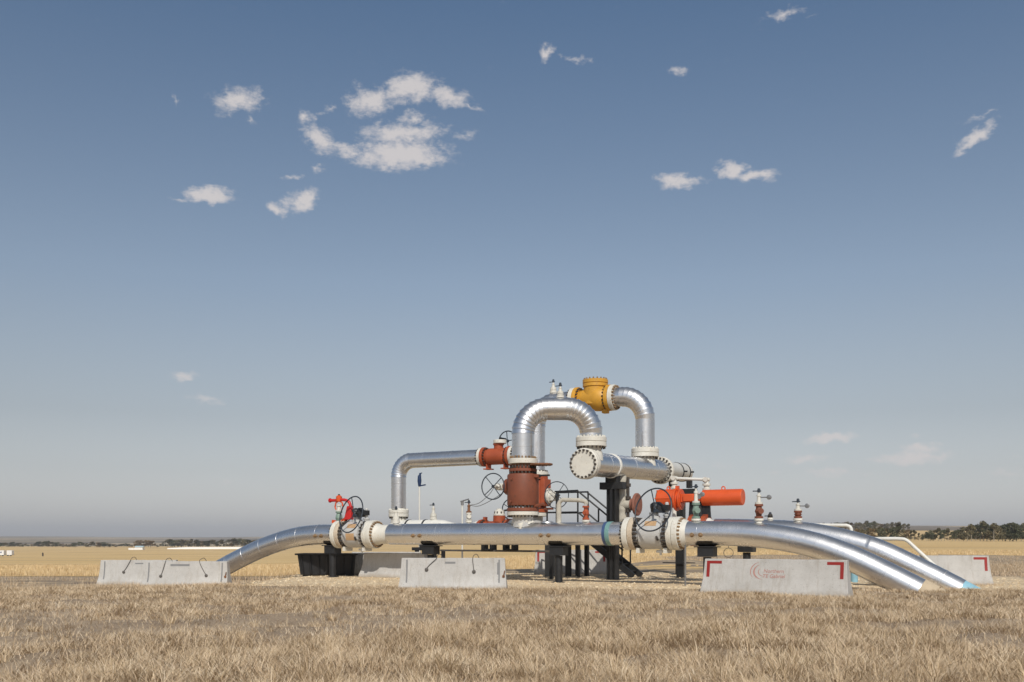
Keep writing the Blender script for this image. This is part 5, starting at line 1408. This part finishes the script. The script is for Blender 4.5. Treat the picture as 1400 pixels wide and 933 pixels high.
mb = MB(); X = (58.5 - 700) / F * 430; b = Vector((X, 430, g1(X, 430))); mb.box(b + ZV * .7, (.5, .4, 1.4)); mb.lathe(b + ZV * 1.4, ZV, [(0, .25), (.3, .1)], 8); tag(mb.build('field_post', M['bolt'], org=b), 'short dark post standing alone in the left field', 'post')

# ================================================================== AIR
mb = MB(); mb.box((0, 0, 60), (21000, 21000, 150)); hz_ob = mb.build('haze', M['white'])
hm = bpy.data.materials.new('air'); hm.use_nodes = True; hnt = hm.node_tree; hnt.nodes.clear()
ho = hnt.nodes.new('ShaderNodeOutputMaterial'); pv = hnt.nodes.new('ShaderNodeVolumePrincipled')
pv.inputs['Color'].default_value = (.80, .84, .92, 1); pv.inputs['Density'].default_value = 1.05e-4; pv.inputs['Anisotropy'].default_value = 0.0
hnt.links.new(pv.outputs[0], ho.inputs['Volume']); hz_ob.data.materials.clear(); hz_ob.data.materials.append(hm); structure(hz_ob, 'stuff')

# ================================================================== SKY, SUN, CAMERA
w = bpy.data.worlds.new('World'); S.world = w; w.use_nodes = True
nt = w.node_tree; bg = nt.nodes['Background']
SUN_E, SUN_A = 41.0, 4.0   # elevation; to the right of straight behind the camera
sky = nt.nodes.new('ShaderNodeTexSky'); sky.sky_type = 'NISHITA'; sky.sun_disc = False
sky.sun_elevation = R(SUN_E); sky.sun_rotation = R(180 + SUN_A)
sky.air_density = 1.0; sky.dust_density = 1.5; sky.ozone_density = 0.6; sky.altitude = 700
SKY_STR = 0.085
# direction -> (azimuth, elevation) so that the clouds sit at fixed bearings
tc = nt.nodes.new('ShaderNodeTexCoord'); sx = nt.nodes.new('ShaderNodeSeparateXYZ'); nt.links.new(tc.outputs['Generated'], sx.inputs[0])
def math_(op, a, b=None, c=None):
    n = nt.nodes.new('ShaderNodeMath'); n.operation = op
    for i, v in enumerate((a, b, c)):
        if v is None:
            continue
        if isinstance(v, bpy.types.NodeSocket):
            nt.links.new(v, n.inputs[i])
        else:
            n.inputs[i].default_value = v
    return n.outputs[0]
az_ = math_('ARCTAN2', sx.outputs[0], sx.outputs[1]); el_ = math_('ARCSINE', sx.outputs[2])
cmb = nt.nodes.new('ShaderNodeCombineXYZ'); nt.links.new(az_, cmb.inputs[0]); nt.links.new(el_, cmb.inputs[1])
def wnoise(scale, detail, rough, stretch=(1, 1, 1), off=0):
    mp = nt.nodes.new('ShaderNodeMapping'); mp.inputs['Scale'].default_value = stretch; mp.inputs['Location'].default_value = (off, off * .7, off * .3)
    nt.links.new(cmb.outputs[0], mp.inputs[0])
    n = nt.nodes.new('ShaderNodeTexNoise'); n.inputs['Scale'].default_value = scale; n.inputs['Detail'].default_value = detail; n.inputs['Roughness'].default_value = rough
    nt.links.new(mp.outputs[0], n.inputs['Vector']); return n.outputs[0]
# (x, y, half width, half height, tilt deg, strength) read as bearings
CL = [(326, 136, 38, 18, -12, 1.0), (345, 165, 16, 8, 15, .7), (505, 138, 32, 22, -8, 1.15), (560, 120, 42, 22, -10, 1.15), (612, 131, 36, 14, 10, 1.1), (648, 146, 18, 6, 30, .6),
      (437, 190, 28, 17, 20, 1.15), (475, 208, 36, 12, 10, .85), (545, 212, 70, 20, -3, 1.35), (550, 182, 66, 16, -5, 1.1), (566, 161, 22, 9, 0, .9), (420, 158, 14, 9, 0, .8), (447, 148, 16, 6, -10, .6),
      (400, 242, 16, 5, -20, .65), (432, 232, 16, 7, -20, .7), (636, 182, 26, 8, -5, .55), (242, 138, 5, 9, 0, .6),
      (282, 266, 34, 12, -2, 1.15), (245, 272, 18, 4, -8, .6), (414, 275, 27, 16, -18, 1.2), (382, 287, 20, 10, 15, .95),
      (747, 74, 13, 10, -35, .95), (790, 81, 26, 5, 3, .65), (924, 95, 18, 7, 3, .8), (926, 247, 32, 11, 4, 1.1), (1000, 234, 26, 13, 12, 1.15), (1035, 240, 32, 9, 2, 1.0), (1070, 20, 28, 7, -6, .85), (1104, 22, 14, 4, 0, .45),
      (1332, 190, 34, 10, -30, 1.0), (1342, 160, 20, 5, -12, .55), (247, 515, 28, 9, -5, .75), (282, 545, 28, 8, 3, .75),
      (1135, 599, 40, 8, -2, 1.1), (1258, 613, 32, 9, 3, 1.1), (1248, 626, 56, 10, -1, 1.2), (1100, 628, 40, 7, 0, .85), (1130, 644, 28, 7, 0, .9), (1180, 648, 16, 4, 0, .55), (1060, 646, 30, 4, 0, .5), (1375, 644, 34, 6, 0, .6), (1385, 626, 16, 6, 0, .5), (1258, 594, 10, 5, 0, .55),
      (960, 636, 60, 7, 2, .55), (1246, 374, 12, 4, 0, .4), (645, 480, 18, 3, 0, .35), (310, 655, 60, 7, 0, .35), (520, 640, 40, 6, 0, .35)]
def wcol(scale, detail, off):
    mp = nt.nodes.new('ShaderNodeMapping'); mp.inputs['Location'].default_value = (off, off, off); nt.links.new(cmb.outputs[0], mp.inputs[0])
    n = nt.nodes.new('ShaderNodeTexNoise'); n.inputs['Scale'].default_value = scale; n.inputs['Detail'].default_value = detail; n.inputs['Roughness'].default_value = .55
    nt.links.new(mp.outputs[0], n.inputs['Vector']); return n.outputs['Color']
def vmath(op, a, b):
    n = nt.nodes.new('ShaderNodeVectorMath'); n.operation = op
    for i, v in enumerate((a, b)):
        if isinstance(v, bpy.types.NodeSocket):
            nt.links.new(v, n.inputs[i])
        elif op == 'SCALE' and i == 1:
            n.inputs['Scale'].default_value = v
        else:
            n.inputs[i].default_value = v
    return n.outputs[0]
warp = vmath('MULTIPLY', vmath('SUBTRACT', wcol(55, 6, 2.3), (.5, .5, .5)), (.034, .019, 0))
pos = vmath('ADD', cmb.outputs[0], warp)
acc = None
for (x, y, hw, hh, tilt, st_) in CL:
    a0 = math.atan((x - 700) / F); e0 = math.atan((HZ - y) / F * math.cos(a0))
    mp = nt.nodes.new('ShaderNodeMapping'); mp.vector_type = 'TEXTURE'
    mp.inputs['Location'].default_value = (a0, e0, 0); mp.inputs['Rotation'].default_value = (0, 0, R(-tilt)); mp.inputs['Scale'].default_value = (hw * 1.42 / F, hh * 1.30 / F, 1)
    nt.links.new(pos, mp.inputs[0])
    ln = nt.nodes.new('ShaderNodeVectorMath'); ln.operation = 'LENGTH'; nt.links.new(mp.outputs[0], ln.inputs[0])
    v = math_('SUBTRACT', 1.0, ln.outputs['Value']); v = math_('MAXIMUM', v, 0.0); v = math_('MULTIPLY', v, st_)
    acc = v if acc is None else math_('SMOOTH_MAX', acc, v, .12)
n1 = wnoise(46, 10, .66, (1, 2.1, 1), 3.1); n2 = wnoise(140, 8, .65, (1, 1.8, 1), 9.7)
tex = math_('ADD', math_('MULTIPLY', math_('SUBTRACT', n1, .5), 1.5), math_('MULTIPLY', math_('SUBTRACT', n2, .5), 1.1))
den = math_('ADD', acc, math_('MULTIPLY', tex, .74))
mr = nt.nodes.new('ShaderNodeMapRange'); mr.interpolation_type = 'SMOOTHSTEP'; nt.links.new(den, mr.inputs[0]); mr.inputs[1].default_value = .22; mr.inputs[2].default_value = 1.0
edge_f = nt.nodes.new('ShaderNodeMapRange'); edge_f.interpolation_type = 'SMOOTHSTEP'; nt.links.new(acc, edge_f.inputs[0]); edge_f.inputs[1].default_value = .02; edge_f.inputs[2].default_value = .30
cden = math_('MULTIPLY', mr.outputs[0], edge_f.outputs[0]); cden = math_('MULTIPLY', cden, .88)
# thinner towards the horizon
hf = nt.nodes.new('ShaderNodeMapRange'); nt.links.new(el_, hf.inputs[0]); hf.inputs[1].default_value = .03; hf.inputs[2].default_value = .2; hf.inputs[3].default_value = .80; hf.inputs[4].default_value = 1
cden = math_('MULTIPLY', cden, hf.outputs[0])
hsv = nt.nodes.new('ShaderNodeHueSaturation'); sat = nt.nodes.new('ShaderNodeValToRGB'); nt.links.new(el_, sat.inputs[0])
while len(sat.color_ramp.elements) < 5: sat.color_ramp.elements.new(.5)
val = nt.nodes.new('ShaderNodeValToRGB'); nt.links.new(el_, val.inputs[0])
while len(val.color_ramp.elements) < 5: val.color_ramp.elements.new(.5)
for e_, (p_, v_) in zip(val.color_ramp.elements, ((0, 1.06), (.03, 1.0), (.12, .85), (.25, 1.03), (.6, 1.05))):
    e_.position = p_; e_.color = (v_, v_, v_, 1)
nt.links.new(val.outputs[0], hsv.inputs['Value'])
for e_, (p_, v_) in zip(sat.color_ramp.elements, ((0, .25), (.06, .34), (.24, .76), (.50, 1.06), (.85, .60))):
    e_.position = p_; e_.color = (v_, v_, v_, 1)
nt.links.new(sat.outputs[0], hsv.inputs['Saturation']); nt.links.new(sky.outputs[0], hsv.inputs['Color'])
CLOUD = (7.8, 7.35, 7.25)
cm = mix_rgb(nt, cden, mix_rgb(nt, 1.0, hsv.outputs[0], ramp(nt, el_, [(0, (1.0, .975, 1.0)), (.15, (.99, 1.0, 1.0)), (.5, (.985, 1.02, 1.0))]), 'MULTIPLY'), CLOUD)
nt.links.new(cm, bg.inputs['Color']); bg.inputs['Strength'].default_value = SKY_STR

sl = bpy.data.lights.new('sun', 'SUN'); sl.energy = 3.3; sl.angle = R(.53); sl.color = (1, .945, .86)
so = bpy.data.objects.new('sun', sl); COL.objects.link(so)
sd = Vector((math.sin(R(SUN_A)) * math.cos(R(SUN_E)), -math.cos(R(SUN_A)) * math.cos(R(SUN_E)), math.sin(R(SUN_E))))
so.rotation_euler = sd.to_track_quat('Z', 'Y').to_euler(); so.location = (0, 0, 60)

cam = bpy.data.cameras.new('camera'); co = bpy.data.objects.new('camera', cam); COL.objects.link(co)
cam.lens = 35; cam.sensor_width = 36; cam.sensor_fit = 'HORIZONTAL'; cam.shift_y = (HZ - 466.5) / 1400
cam.clip_start = .1; cam.clip_end = 20000
co.location = (0, 0, CAMZ); co.rotation_euler = (R(90), 0, 0)
S.camera = co
S.view_settings.view_transform = 'Standard'; S.view_settings.look = 'None'; S.view_settings.exposure = 0; S.view_settings.gamma = 1
S.cycles.max_bounces = 6
